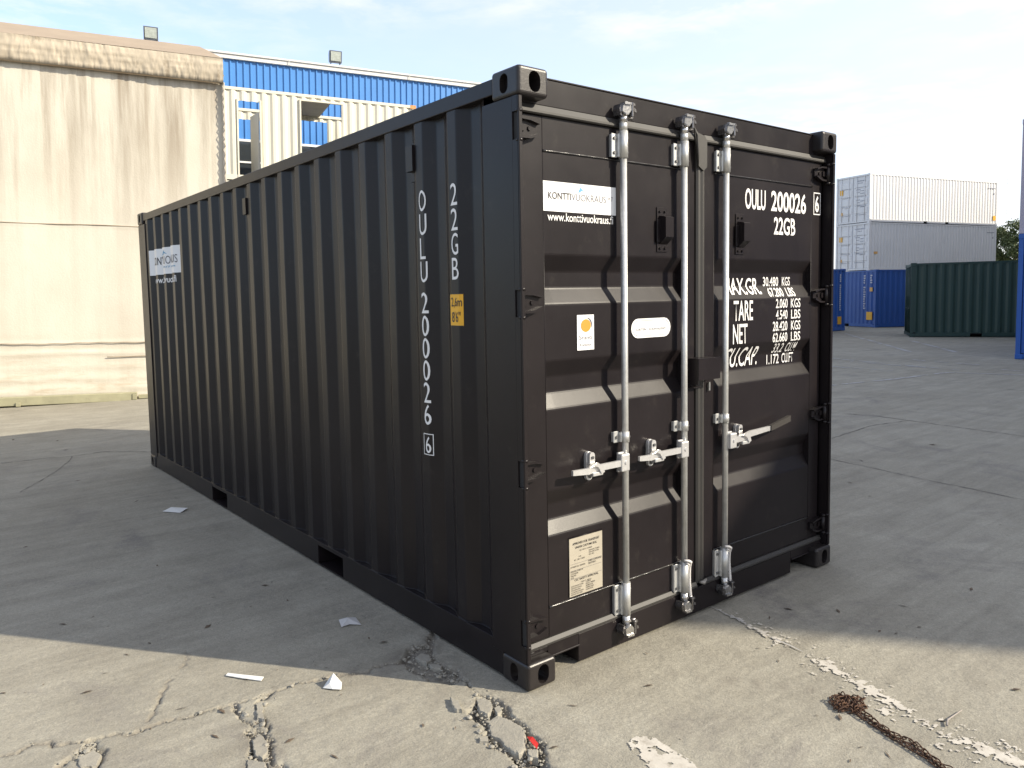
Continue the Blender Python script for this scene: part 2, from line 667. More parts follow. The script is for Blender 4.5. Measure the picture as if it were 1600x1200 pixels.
# ------------------------------------------------------------------ the ground
CRACKS = {
    'C1': (0.0055, 0.014, [[-1.888, 0.936], [-1.81, 0.913], [-1.76, 0.898], [-1.7, 0.929], [-1.607, 0.853], [-1.567, 0.83], [-1.511, 0.811], [-1.447, 0.81], [-1.4, 0.765], [-1.339, 0.773], [-1.306, 0.763], [-1.244, 0.766], [-1.165, 0.737], [-1.106, 0.745], [-1.006, 0.727], [-0.906, 0.718], [-0.873, 0.717], [-0.807, 0.718], [-0.748, 0.719], [-0.695, 0.704], [-0.628, 0.685], [-0.568, 0.681], [-0.494, 0.641], [-0.43, 0.611], [-0.376, 0.637], [-0.318, 0.62], [-0.262, 0.582]]),
    'C2': (0.012, 0.02, [[-0.256, 0.593], [-0.134, 0.67], [-0.059, 0.65], [0.019, 0.763]]),
    'C3': (0.012, 0.022, [[-0.073, 0.645], [-0.164, 0.491], [-0.125, 0.371], [-0.147, 0.21], [-0.166, 0.134], [-0.143, 0.115], [-0.141, 0.073], [-0.152, -0.01], [-0.169, -0.096], [-0.179, -0.172], [-0.202, -0.244], [-0.196, -0.304], [-0.247, -0.347], [-0.272, -0.397], [-0.283, -0.436], [-0.332, -0.536]]),
    'C4': (0.011, 0.022, [[-0.195, 0.118], [-0.225, 0.051], [-0.26, 0.004], [-0.248, -0.031], [-0.296, -0.086], [-0.328, -0.151], [-0.341, -0.184], [-0.342, -0.247], [-0.323, -0.314], [-0.356, -0.367], [-0.413, -0.446]]),
    'C5': (0.011, 0.022, [[-0.835, 0.72], [-0.891, 0.685], [-0.937, 0.637], [-0.953, 0.525], [-0.995, 0.517], [-1.032, 0.472], [-1.041, 0.395], [-1.07, 0.338], [-1.078, 0.283], [-1.115, 0.249], [-1.16, 0.168]]),
    'C6': (0.010, 0.022, [[-0.953, 0.525], [-0.957, 0.468], [-0.973, 0.395], [-1.01, 0.315], [-1.027, 0.241], [-1.02, 0.17], [-1.039, 0.068]]),
    'C7': (0.011, 0.022, [[-1.006, 0.727], [-1.005, 0.693], [-1.016, 0.626], [-1.013, 0.562], [-0.995, 0.517]]),
    'C8': (0.011, 0.022, [[-1.511, 0.811], [-1.568, 0.698], [-1.602, 0.726], [-1.646, 0.711], [-1.68, 0.642]]),
    'C9': (0.009, 0.02, [[-1.539, 0.742], [-1.504, 0.697], [-1.546, 0.619], [-1.576, 0.533]]),
    'C10': (0.011, 0.028, [[-0.34, -0.249], [-0.254, -0.283], [-0.247, -0.347]]),
    'T1': (0.004, 0.008, [[-1.007, 1.361], [-1.057, 1.208], [-1.114, 1.176], [-1.203, 1.028], [-1.271, 0.882], [-1.31, 0.821]]),
    'T5': (0.004, 0.010, [[-0.312, -0.136], [-0.24, -0.144], [-0.197, -0.151], [-0.19, -0.169]]),
}
STAINS = [(0.598, -0.274, .05, .032, .26), (0.671, -0.372, .05, .032, .28), (0.742, -0.469, .05, .030, .30), (0.808, -0.567, .045, .028, .32), (0.866, -0.651, .045, .026, .34), (0.930, -0.739, .04, .026, .34), (0.995, -0.821, .04, .024, .30),
          (1.45, -0.85, .07, .05, .22), (-.31, .22, .10, .05, .30), (-.28, -.02, .10, .06, .34), (-1.02, .30, .09, .06, .30), (-.30, .62, .16, .04, .42), (-.50, .64, .12, .012, .40), (-1.0, .70, .12, .03, .26), (-1.58, .77, .08, .05, .3)]
PITS = [
    (0.018, [[-1.595, 0.759], [-1.55, 0.802], [-1.51, 0.811], [-1.518, 0.735], [-1.566, 0.709]]),
    (0.014, [[-0.132, 0.708], [-0.063, 0.672], [-0.143, 0.522], [-0.133, 0.432], [-0.135, 0.28], [-0.199, 0.261], [-0.262, 0.368], [-0.283, 0.519], [-0.257, 0.619]]),
    (0.030, [[-0.205, 0.113], [-0.139, 0.112], [-0.148, 0.013], [-0.173, -0.165], [-0.181, -0.294], [-0.267, -0.391], [-0.283, -0.436], [-0.36, -0.373], [-0.341, -0.184], [-0.297, -0.062], [-0.304, 0.04]]),
    (0.026, [[-1.028, 0.498], [-0.986, 0.507], [-0.96, 0.441], [-1.01, 0.315], [-1.047, 0.193], [-1.118, 0.252], [-1.087, 0.353], [-1.054, 0.378]]),
]


def axis_lines(lo, hi, step, far):
    a = list(np.arange(lo, hi + 1e-6, step))
    s = step
    x = hi
    while x < far:
        s *= 1.35
        x += s
        a.append(x)
    x = lo
    s = step
    pre = []
    while x > -far:
        s *= 1.35
        x -= s
        pre.append(x)
    return np.array(pre[::-1] + a)


gx = axis_lines(-1.98, 1.40, 0.0078, 900)
gy = axis_lines(-1.62, 1.42, 0.0078, 900)
GX, GY = np.meshgrid(gx, gy, indexing='ij')
inside = (GX > -2.1) & (GX < 1.5) & (GY > -1.75) & (GY < 1.55)
Z = np.zeros_like(GX)
D = np.zeros_like(GX)
px, py = GX[inside], GY[inside]
jx = px + (fbm(px, py, 22, 3, 5, 9) - 0.45) * 0.040 + (vnoise(px, py, 90, 3, 3) - .5) * 0.010
jy = py + (fbm(px, py, 22, 3, 55, 29) - 0.45) * 0.040 + (vnoise(px, py, 90, 43, 13) - .5) * 0.010
z = (fbm(px, py, 1.3, 3, 2, 2) - 0.45) * 0.006 + (fbm(px, py, 9, 3, 8, 2) - .45) * 0.003
dirt = np.zeros_like(px)


def seg_dist(pts, x, y):
    best = np.full_like(x, 9.0)
    for (ax, ay), (bx, by) in zip(pts[:-1], pts[1:]):
        ux, uy = bx - ax, by - ay
        t = np.clip(((x - ax) * ux + (y - ay) * uy) / (ux * ux + uy * uy + 1e-12), 0, 1)
        best = np.minimum(best, np.hypot(x - ax - t * ux, y - ay - t * uy))
    return best


def in_poly(pts, x, y):
    c = np.zeros(x.shape, bool)
    k = len(pts)
    for i in range(k):
        (x1, y1), (x2, y2) = pts[i], pts[(i + 1) % k]
        cond = ((y1 > y) != (y2 > y))
        xi = (x2 - x1) * (y - y1) / (y2 - y1 + 1e-12) + x1
        c ^= cond & (x < xi)
    return c


for kname, (wd, dp, pts) in CRACKS.items():
    d_ = seg_dist(pts, jx, jy)
    ww = wd * np.clip(-0.5 + 3.4 * fbm(px, py, 7, 3, 71, 12), 0.15, 2.6)
    cut = np.clip((ww - d_) / (0.35 * ww + 0.002), 0, 1)
    z = z - cut * dp * (0.6 + 0.5 * vnoise(px, py, 60, 9, 9))
    chip = np.clip((ww * 2.6 - d_) / (ww * 1.6), 0, 1) * (fbm(px, py, 40, 2, 1, 1) > 0.50)
    z = z - chip * 0.005
    dirt = np.maximum(dirt, cut * 0.62)
    dirt = np.maximum(dirt, 0.36 * np.clip((wd * 5.5 - d_) / (wd * 4), 0, 1) * (fbm(px, py, 12, 3, 4, 7) > 0.42))
for dp, pts in PITS:
    ins = in_poly(pts, jx, jy)
    e = seg_dist(pts + [pts[0]], jx, jy)
    cut = np.where(ins, np.clip(e / 0.012, 0, 1), 0)
    z = z - cut * dp * (0.55 + 0.7 * fbm(px, py, 26, 3, 6, 6))
    dirt = np.maximum(dirt, cut * np.clip(0.05 + 1.0 * fbm(px, py, 18, 3, 14, 3), 0, 0.7))
stain = np.zeros_like(px)
for (sx_, sy_, sa, sb, st) in STAINS:
    q1 = ((jx - sx_) * .76 + (jy - sy_) * .65) / sa
    q2 = (-(jx - sx_) * .65 + (jy - sy_) * .76) / sb
    stain = np.maximum(stain, st * np.clip(1.25 - np.hypot(q1, q2), 0, 1) * (0.5 + fbm(px, py, 20, 3, 2, 9)))
dirt = np.maximum(dirt, stain)
# fade the relief out at the rim of the fine patch
fade = np.clip(np.minimum.reduce([(px + 2.0) / 0.15, (1.42 - px) / 0.15, (py + 1.65) / 0.15, (1.44 - py) / 0.15]), 0, 1)
Z[inside] = z * fade - 0.002
D[inside] = dirt * fade
outm = ~inside
Z[outm] = -0.002
nx_, ny_ = GX.shape
verts = np.stack([GX.ravel(), GY.ravel(), Z.ravel()], 1)
ii = np.arange(nx_ * ny_).reshape(nx_, ny_)
quads = np.stack([ii[:-1, :-1].ravel(), ii[1:, :-1].ravel(), ii[1:, 1:].ravel(), ii[:-1, 1:].ravel()], 1)
gm = bpy.data.meshes.new("ground")
gm.vertices.add(len(verts))
gm.vertices.foreach_set("co", verts.astype(np.float32).ravel())
gm.loops.add(len(quads) * 4)
gm.loops.foreach_set("vertex_index", quads.astype(np.int32).ravel())
gm.polygons.add(len(quads))
gm.polygons.foreach_set("loop_start", np.arange(0, len(quads) * 4, 4, dtype=np.int32))
gm.polygons.foreach_set("loop_total", np.full(len(quads), 4, dtype=np.int32))
gm.update(calc_edges=True)
gm.validate()
at = gm.attributes.new("dirt", 'FLOAT', 'POINT')
at.data.foreach_set("value", D.ravel().astype(np.float32))
for p in gm.polygons:
    p.use_smooth = True
gm.materials.append(M_conc)
ground = link(bpy.data.objects.new("ground", gm))
ground['kind'] = "structure"


# broken slab pieces lying loose in the cracks
def slab_piece(pts, top=0.004, thick=0.03, seed=0, tilt=(0, 0)):
    rnd = random.Random(seed)
    cx = sum(p[0] for p in pts) / len(pts)
    cy = sum(p[1] for p in pts) / len(pts)
    ring = []
    k = len(pts)
    for i in range(k):
        a, b = pts[i], pts[(i + 1) % k]
        L_ = math.hypot(b[0] - a[0], b[1] - a[1])
        m_ = max(2, int(L_ / 0.010))
        for q in range(m_):
            t = q / m_
            ring.append((a[0] + (b[0] - a[0]) * t + rnd.uniform(-.003, .003), a[1] + (b[1] - a[1]) * t + rnd.uniform(-.003, .003)))
    bm = B()
    loops = []
    for (sc, zz) in ((1.03, -thick), (1.0, -0.008), (0.965, 0.0), (0.88, 0.001)):
        loops.append([bm.verts.new((cx + (x - cx) * sc + rnd.uniform(-.0015, .0015), cy + (y - cy) * sc + rnd.uniform(-.0015, .0015),
                                    top + zz + (rnd.uniform(-.001, .001) if sc > .97 else 0) + tilt[0] * (x - cx) + tilt[1] * (y - cy))) for x, y in ring])
    for a, b in zip(loops[:-1], loops[1:]):
        for i in range(len(ring)):
            bm.faces.new((a[i], a[(i + 1) % len(ring)], b[(i + 1) % len(ring)], b[i]))
    c = bm.verts.new((cx, cy, top + 0.001))
    for i in range(len(ring)):
        bm.faces.new((loops[-1][i], loops[-1][(i + 1) % len(ring)], c))
    bmesh.ops.recalc_face_normals(bm, faces=bm.faces[:])
    return bm


FR = {'F1': [[-0.203, 0.098], [-0.163, 0.098], [-0.166, 0.041], [-0.199, -0.01], [-0.238, -0.027], [-0.245, 0.016]],
      'F2': [[-0.261, -0.056], [-0.205, -0.042], [-0.191, -0.09], [-0.185, -0.178], [-0.215, -0.233], [-0.274, -0.303], [-0.314, -0.317], [-0.323, -0.284], [-0.319, -0.234], [-0.303, -0.183], [-0.315, -0.151]],
      'F3': [[-0.271, -0.311], [-0.242, -0.335], [-0.281, -0.379], [-0.291, -0.341]],
      'F4': [[-0.363, -0.133], [-0.331, -0.148], [-0.353, -0.18], [-0.377, -0.16]],
      'F5': [[-0.192, 0.589], [-0.146, 0.601], [-0.127, 0.568], [-0.154, 0.516], [-0.188, 0.503], [-0.201, 0.547]],
      'F6': [[-0.184, 0.492], [-0.156, 0.476], [-0.148, 0.43], [-0.166, 0.413], [-0.192, 0.443]],
      'F7': [[-1.043, 0.397], [-1.001, 0.418], [-1.001, 0.362], [-1.02, 0.297], [-1.055, 0.262], [-1.065, 0.308]],
      'F8': [[-0.927, 0.662], [-0.892, 0.665], [-0.935, 0.571], [-0.95, 0.507], [-0.968, 0.537]],
      'F9': [[-1.586, 0.7], [-1.555, 0.713], [-1.523, 0.712], [-1.51, 0.663], [-1.541, 0.613], [-1.589, 0.639]],
      'F10': [[-0.189, -0.005], [-0.161, -0.003], [-0.177, -0.04], [-0.207, -0.053]],
      'F11': [[-1.101, 0.3], [-1.082, 0.271], [-1.057, 0.226], [-1.071, 0.176], [-1.127, 0.211]],
      'F12': [[-0.284, 0.172], [-0.324, 0.082], [-0.303, 0.059], [-0.278, 0.121]]}
for q, (k, pts) in enumerate(FR.items()):
    top = 0.003 if k in ('F2', 'F5', 'F6', 'F1') else 0.006
    if k == 'F12':
        top = 0.014
    area = 0
    o = obj("slab_fragment", slab_piece(pts, top, 0.03, q, (random.uniform(-.05, .05), random.uniform(-.05, .05))), M_stone, ground)

# rubble and grit in the cracks (nobody could count it)
rub = B()


def stone(bm, x, y, z_, s, rnd):
    bmm = bmesh.ops.create_icosphere(bm, subdivisions=1, radius=s)
    rot = Matrix.Rotation(rnd.uniform(0, 6.3), 3, Vector((rnd.uniform(-1, 1), rnd.uniform(-1, 1), rnd.uniform(-1, 1))).normalized())
    sx, sy, sz = rnd.uniform(.6, 1.3), rnd.uniform(.5, 1.1), rnd.uniform(.35, .75)
    for v in bmm['verts']:
        c = v.co * rnd.uniform(.72, 1.2)
        c = rot @ c
        v.co = Vector((c.x * sx + x, c.y * sy + y, c.z * sz + z_))


rnd = random.Random(5)
for kname, (wd, dp, pts) in CRACKS.items():
    if kname.startswith('T'):
        continue
    for (ax, ay), (bx, by) in zip(pts[:-1], pts[1:]):
        L_ = math.hypot(bx - ax, by - ay)
        for q in range(int(L_ / (0.012 if kname in ('C1', 'C2', 'C8', 'C9') else 0.0045))):
            t = rnd.random()
            s = rnd.choice((.0012, .0018, .0022, .003, .004, .0065)) * (1.2 if kname in ('C3', 'C4', 'C5') else 0.9)
            stone(rub, ax + (bx - ax) * t + rnd.gauss(0, wd * 1.3 + .003), ay + (by - ay) * t + rnd.gauss(0, wd * 1.3 + .003), -dp * 0.35 + rnd.uniform(-.004, .008), s, rnd)
for dp, pts in PITS:
    xs = [p[0] for p in pts]; ys = [p[1] for p in pts]
    for q in range(260):
        x, y = rnd.uniform(min(xs), max(xs)), rnd.uniform(min(ys), max(ys))
        if in_poly(pts, np.array([x]), np.array([y]))[0]:
            stone(rub, x, y, -dp * 0.55 + rnd.uniform(0, .008), rnd.choice((.002, .003, .005, .008)), rnd)
gr = obj("rubble", rub, M_stone)
gr['kind'] = "stuff"

# a few larger lumps one can pick out
lumps = [(-0.305, 0.005, .013), (-0.335, -0.10, .011), (-0.315, -0.06, .010), (-0.36, -0.21, .012), (-0.205, -0.21, .010), (-0.375, -0.36, .013),
         (-0.30, -0.36, .011), (-0.90, 0.63, .012), (-0.99, 0.60, .010), (-1.015, 0.34, .014), (-0.965, 0.49, .011), (-1.55, 0.735, .012),
         (-0.24, 0.56, .010), (-0.215, 0.36, .012), (-0.19, 0.29, .010), (-0.18, 0.13, .009), (-1.13, 0.742, .010), (-0.75, 0.705, .009),
         (-0.60, 0.675, .008), (-0.155, 0.02, .009)]
for q, (x, y, s) in enumerate(lumps):
    bm = B()
    bmesh.ops.create_icosphere(bm, subdivisions=2, radius=1)
    rr = random.Random(q + 40)
    for v in bm.verts:
        v.co = v.co * rr.uniform(.80, 1.15)
        v.co.z *= 0.55
    for v in bm.verts:
        v.co *= s
    o = obj("concrete_lump", bm, M_stone)
    o.location = (x, y, s * 0.25)
    o.rotation_euler = (rr.uniform(-.3, .3), rr.uniform(-.3, .3), rr.uniform(0, 6))
    where = ("in the wide crack by the container corner" if x > -.45 and y < .14 else
             "in the shaded crack beside the container" if x > -.45 else "in the left forked crack" if x > -1.05 else "along the far left crack")
    tag(o, "small grey lump of broken concrete " + where, "concrete lump", "loose lumps of broken concrete in the paving cracks")

# dirt-filled joints further off
def crack_strip(pts, w, zz=0.002, seed=0):
    rr = random.Random(seed)
    vs_, fs = [], []
    dense = []
    for (ax, ay), (bx, by) in zip(pts[:-1], pts[1:]):
        L_ = math.hypot(bx - ax, by - ay)
        m_ = max(2, int(L_ / 0.06))
        for q in range(m_):
            t = q / m_
            dense.append((ax + (bx - ax) * t, ay + (by - ay) * t))
    dense.append(tuple(pts[-1]))
    for i, (x, y) in enumerate(dense):
        a, b = dense[max(i - 1, 0)], dense[min(i + 1, len(dense) - 1)]
        dx_, dy_ = b[0] - a[0], b[1] - a[1]
        L_ = math.hypot(dx_, dy_) or 1
        nx0, ny0 = -dy_ / L_, dx_ / L_
        j = rr.uniform(-1, 1) * w * 0.9
        ww = w * rr.uniform(.15, 1.0)
        vs_.append((x + nx0 * (j + ww), y + ny0 * (j + ww), zz))
        vs_.append((x + nx0 * (j - ww), y + ny0 * (j - ww), zz))
    for i in range(len(dense) - 1):
        fs.append((2 * i, 2 * i + 1, 2 * i + 3, 2 * i + 2))
    return vs_, fs


for q, (w, pts) in enumerate([
    (0.009, [[-2.6, 7.5], [-1.226, 7.307], [-0.803, 7.272], [-0.553, 7.179], [-0.244, 7.23], [0.21, 6.802]]),
    (0.006, [[-1.224, 5.65], [-1.02, 6.023], [-0.819, 6.432], [-0.608, 6.953], [-0.553, 7.179]]),
    (0.007, [[5.6, 3.2], [5.255, 1.514], [5.168, 1.048], [5.044, 0.542], [4.999, 0.155], [4.92, -0.238], [4.84, -0.513], [4.7, -1.4]]),
    (0.012, [[8.6, 5.2], [8.087, 3.047], [8.227, 2.504], [8.146, 2.059], [7.9, 0.6], [7.7, -0.8]]),
    (0.010, [[8.146, 2.059], [7.439, 2.203], [6.313, 2.087]]),
    (0.014, [[12.4, 2.4], [12.0, 1.0], [11.8, -0.4]])]):
    v_, f_ = crack_strip(pts, w, 0.0012, q)
    o = pymesh("paving_crack", v_, f_, M_crackdirt, ground)


# ------------------------------------------------------------------ worn painted lines
def worn(name, cells, m, zz, parent=None):
    bm = B()
    for c in cells:
        bm.faces.new([bm.verts.new((x, y, zz)) for x, y in c])
    o = obj(name, bm, m, parent)
    return o


def paint_cells(x0, x1, y0, y1, step, keep, ang=0.0):
    """small ragged paint flakes on a jittered lattice"""
    nx0 = int((x1 - x0) / step)
    ny0 = int((y1 - y0) / step)
    rr = np.random.RandomState(3)
    jx_ = (rr.rand(nx0 + 1, ny0 + 1) - .5) * step * .7
    jy_ = (rr.rand(nx0 + 1, ny0 + 1) - .5) * step * .7
    X = x0 + np.arange(nx0 + 1)[:, None] * step + jx_
    Y = y0 + np.arange(ny0 + 1)[None, :] * step + jy_
    K = keep((X[:-1, :-1] + X[1:, 1:]) / 2, (Y[:-1, :-1] + Y[1:, 1:]) / 2)
    out = []
    for i, j in zip(*np.nonzero(K)):
        out.append([(X[i, j], Y[i, j]), (X[i + 1, j], Y[i + 1, j]), (X[i + 1, j + 1], Y[i + 1, j + 1]), (X[i, j + 1], Y[i, j + 1])])
    return out


LINE = [[1.40, 0.25], [1.336, 0.06], [1.301, -0.115], [1.248, -0.297], [1.22, -0.516], [1.182, -0.632], [1.156, -0.764], [1.1, -0.929], [1.084, -1.013], [1.034, -1.126], [1.003, -1.226], [1.013, -1.331], [1.006, -1.484], [0.99, -1.62]]


def keep_line(x, y):
    d_ = seg_dist(LINE, x, y)
    w_ = 0.018 + 0.030 * np.clip((0.0 - y) / 0.5, 0, 1)
    nz = fbm(x, y, 66, 4, 3, 8) * .62 + fbm(x, y, 9, 3, 13, 8) * .42
    edge = np.clip(1 - d_ / w_, 0, 1)
    thr = 0.622 - 0.20 * edge ** .7 + 0.075 * np.clip((y + .25) * 3, 0, 1)
    return (nz > thr) & (d_ < w_ * 2.4)


o = worn("painted_line", paint_cells(0.85, 1.5, -1.7, 0.1, 0.0036, keep_line), M_road, 0.0025, ground)
lab(o, "worn white line with flaking paint running from the container door")

v_, f_ = crack_strip([[1.34, .08], [1.301, -0.115], [1.262, -.25], [1.24, -0.40], [1.215, -.53]], .006, .0027, 4)
lab(pymesh("painted_line", v_, f_, M_faint, ground), "thin faded stretch of the white line next to the container")
PATCH = [[0.039, -0.515], [0.119, -0.51], [0.182, -0.551], [0.126, -0.759], [0.084, -0.855], [-0.02, -0.95], [-0.16, -0.83], [-0.067, -0.731]]
PATCH = [[0.039, -0.515], [0.078, -0.505], [0.119, -0.512], [0.150, -0.560], [0.140, -0.72], [0.084, -0.90], [-0.06, -0.90], [-0.03, -0.72]]


def keep_patch(x, y):
    jx2 = x + (fbm(x, y, 20, 3) - .45) * .03
    jy2 = y + (fbm(x, y, 20, 3, 9, 9) - .45) * .03
    return in_poly(PATCH, jx2, jy2) & ((fbm(x, y, 30, 3, 4, 4) + 0.25 * np.clip((-0.62 - y), -.2, .2) < 0.56))


o = worn("painted_mark", paint_cells(-0.2, 0.25, -1.0, -0.45, 0.005, keep_patch), M_road, 0.0028, ground)
lab(o, "chipped white rectangle of road paint")

FAR = [([[24.6, 9.35], [20.07, 6.145]], .05), ([[24.0, 10.4], [19.439, 7.002]], .05), ([[16.343, 7.518], [15.176, 4.243]], .035),
       ([[15.768, 6.735], [15.3, 4.9]], .03), ([[11.071, 4.663], [12.782, 4.34], [14.55, 4.153], [14.93, 2.949]], .035),
       ([[17.078, 5.964], [16.611, 4.364]], .04), ([[14.311, 6.417], [14.239, 5.136]], .035), ([[27.461, 13.015], [24.25, 10.657]], .05),
       ([[15.9, 3.9], [14.9, 0.9]], .03)]
for pts, w in FAR:
    def keep_far(x, y, pts=pts, w=w):
        return (seg_dist(pts, x, y) < w * 1.3) & (fbm(x, y, 4, 4, 2, 6) > 0.40)
    xs = [p[0] for p in pts]; ys = [p[1] for p in pts]
    o = worn("painted_line", paint_cells(min(xs) - .15, max(xs) + .15, min(ys) - .15, max(ys) + .15, 0.045, keep_far), M_faint, 0.0030, ground)

# ------------------------------------------------------------------ THE CONTAINER
W, H, L = 2.438, 2.591, 6.058
box_c = thing("shipping_container", "black twenty foot shipping container with closed doors standing in the middle of the yard", "shipping container")


# corner castings
def casting(x0, y0, z0, front, name="corner_casting"):
    """178 x 162 x 118 block with slots in its outer faces"""
    bm = B()
    box(bm, x0, x0 + .162, y0, y0 + .178, z0, z0 + .118, 0.016, 4)
    cz = z0 + .059
    cut = []
    if front:
        c = B()
        prism(c, stadium(x0 + .086, cz, .062, .084), 'y', y0 - .02, y0 + .14)
        cut.append(c)
    left = x0 < 1
    c = B()
    s0, s1 = (x0 - .02, x0 + .12) if left else (x0 + .04, x0 + .18)
    yc = y0 + .089 + (0.004 if front else 0)
    prism(c, stadium(yc, cz, .052, .079), 'x', s0, s1)
    cut.append(c)
    return boolean_diff(name, bm, cut, M_cast, box_c)


for xx in (-0.003, W - .162 + .003):
    for zz in (0.001, H - .118):
        casting(xx, -0.003, zz, True)
        casting(xx, L - .178, zz, False)

HZ = [2.356, 1.642, 0.932, 0.247]           # hinge heights
PZ0, PZ1 = 0.119, H - .118


def corner_post(left, front):
    bm = B()
    X = (lambda a: a) if left else (lambda a: W - a)

    def bx(a0, a1, y0, y1, z0, z1, bev=0.0):
        xa, xb = sorted((X(a0), X(a1)))
        box(bm, xa, xb, y0, y1, z0, z1, bev)
    if front:
        bx(.002, .022, .004, .014, PZ0, PZ1, .003)           # outer lip
        bx(.014, .024, .0145, .068, PZ0, PZ1)                # inner web towards the door
        bx(.002, .0138, .046, .245, PZ0, PZ1, .0015)         # side plate
        zs = [PZ0] + [v for h in sorted(HZ) for v in (h - .056, h + .056)] + [PZ1]
        for k in range(0, len(zs), 2):
            bx(.0022, .0136, .0138, .0462, zs[k], zs[k + 1])   # between the hinge slots
        bx(.030, .16, .12, .24, PZ0, PZ1)
    else:
        y0, y1 = L - .245, L - .004
        bx(.002, .10, y0, y1, PZ0, PZ1, .004)
    o = obj("corner_post", bm, M_black, box_c)
    return o


for lft in (True, False):
    for fr in (True, False):
        corner_post(lft, fr)

# side wall profile
SIDE_OUT, SIDE_IN = 0.012, 0.048
Y0, PITCH = 0.245, 0.278


def side_profile():
    pts = [(Y0, SIDE_OUT)]
    for k in range(20):
        y = Y0 + PITCH * k
        if k:
            pts.append((y, SIDE_OUT))
        pts += [(y + .068, SIDE_IN), (y + .138, SIDE_IN), (y + .210, SIDE_OUT)]
    pts.append((Y0 + PITCH * 20, SIDE_OUT))
    pts.append((L - .2455, SIDE_OUT))
    # soften the press bends
    out = [pts[0]]
    r_ = 0.006
    for a, b, c in zip(pts[:-2], pts[1:-1], pts[2:]):
        va, vc = Vector(a) - Vector(b), Vector(c) - Vector(b)
        if va.length < .02 or vc.length < .02:
            out.append(b)
            continue
        p1, p2 = Vector(b) + va.normalized() * r_, Vector(b) + vc.normalized() * r_
        mid = (p1 + p2) / 2 * 0.5 + Vector(b) * 0.5
        out += [tuple(p1), tuple(mid), tuple(p2)]
    out.append(pts[-1])
    return out, pts


SP, SPRAW = side_profile()


def side_x(y):
    for a, b in zip(SPRAW[:-1], SPRAW[1:]):
        if a[0] <= y <= b[0] and b[0] > a[0]:
            return a[1] + (b[1] - a[1]) * (y - a[0]) / (b[0] - a[0])
    return 0.0


RZB, RZT = 0.160, 2.505
for lft in (True, False):
    vs_, fs = [], []
    zs = np.linspace(RZB - .002, RZT + .002, 9)
    for zz in zs:
        for y, x in SP:
            wob = 0.0012 * math.sin(y * 3.1 + zz * 2.2) + 0.0008 * math.sin(y * 11 + zz * 5)
            xx = x + wob
            vs_.append((xx if lft else W - xx, y, zz))
    n_ = len(SP)
    for j in range(len(zs) - 1):
        for i in range(n_ - 1):
            f = (j * n_ + i, (j + 1) * n_ + i, (j + 1) * n_ + i + 1, j * n_ + i + 1)
            fs.append(f if lft else f[::-1])
    pymesh("side_panel", vs_, fs, M_black, box_c)

# side rails
for lft in (True, False):
    X = (lambda a: a) if lft else (lambda a: W - a)
    bm = B()
    xa, xb = sorted((X(.006), X(.066)))
    box(bm, xa, xb, .1755, L - .1785, RZT, 2.572, .004, 2)
    obj("top_side_rail", bm, M_black, box_c)
    bm = B()
    # bottom rail with two fork pockets
    segs = [(.176, 1.712), (2.052, 3.744), (4.106, L - .1785)]
    for a, b in segs:
        xa, xb = sorted((X(.007), X(.012)))
        box(bm, xa, xb, a, b, .010, .158, .001)
    xa, xb = sorted((X(.0062), X(.062)))
    box(bm, xa, xb, .1765, L - .1795, .1545, .160, .001)
    for a, b in segs:
        xa, xb = sorted((X(.0125), X(.05)))
        box(bm, xa, xb, a, b, .010, .016)
    for a, b in ((1.712, 2.052), (3.744, 4.106)):
        xa, xb = sorted((X(.0072), X(.0118)))
        box(bm, xa, xb, a, b, .134, .1542)
        for yy in (a - .006, b):
            xa, xb = sorted((X(.0124), X(1.1)))
            box(bm, xa, xb, yy, yy + .006, .018, .150)
        xa, xb = sorted((X(.0068), X(1.15)))
        box(bm, xa, xb, a - .006, b + .006, .009, .0165)
    obj("bottom_side_rail", bm, M_black, box_c)
    # bead of sealant where the wall meets the rail
    bm = B()
    pts = [(X(x - .001 + .0025 * math.sin(y * 40)), y, .1615) for y, x in SP]
    tube(bm, pts, .0032, 5)
    obj("weld_bead", bm, M_black, box_c)

bm = B()
box(bm, .07, W - .07, .25, L - .25, .135, .150)
obj("floor", bm, M_dark, box_c)
bm = B()
vs_, fs = [], []
rp_ = []
y = .07
while y < L - .1:
    rp_ += [(y, 2.560), (y + .09, 2.560), (y + .10, 2.548), (y + .14, 2.548), (y + .15, 2.560)]
    y += .209
for xx in (.067, W - .067):
    for (yy, zz) in rp_:
        vs_.append((xx, yy, zz))
n_ = len(rp_)
for i in range(n_ - 1):
    fs.append((i, i + n_, i + n_ + 1, i + 1))
bm.free()
pymesh("roof_panel", vs_, fs, M_black, box_c)
bm = B()
box(bm, .10, W - .10, L - .05, L - .03, .16, 2.5)
for k in range(8):
    xx = .2 + k * .278
    prism(bm, [(xx, L - .03), (xx + .07, L - .004), (xx + .14, L - .004), (xx + .21, L - .03)], 'z', .16, 2.5)
obj("end_wall", bm, M_black, box_c)
bm = B()
for z0_, z1_ in ((.02, .16), (2.50, 2.572)):
    box(bm, .16, W - .16, L - .07, L - .008, z0_, z1_, .003)
obj("end_rail", bm, M_black, box_c)

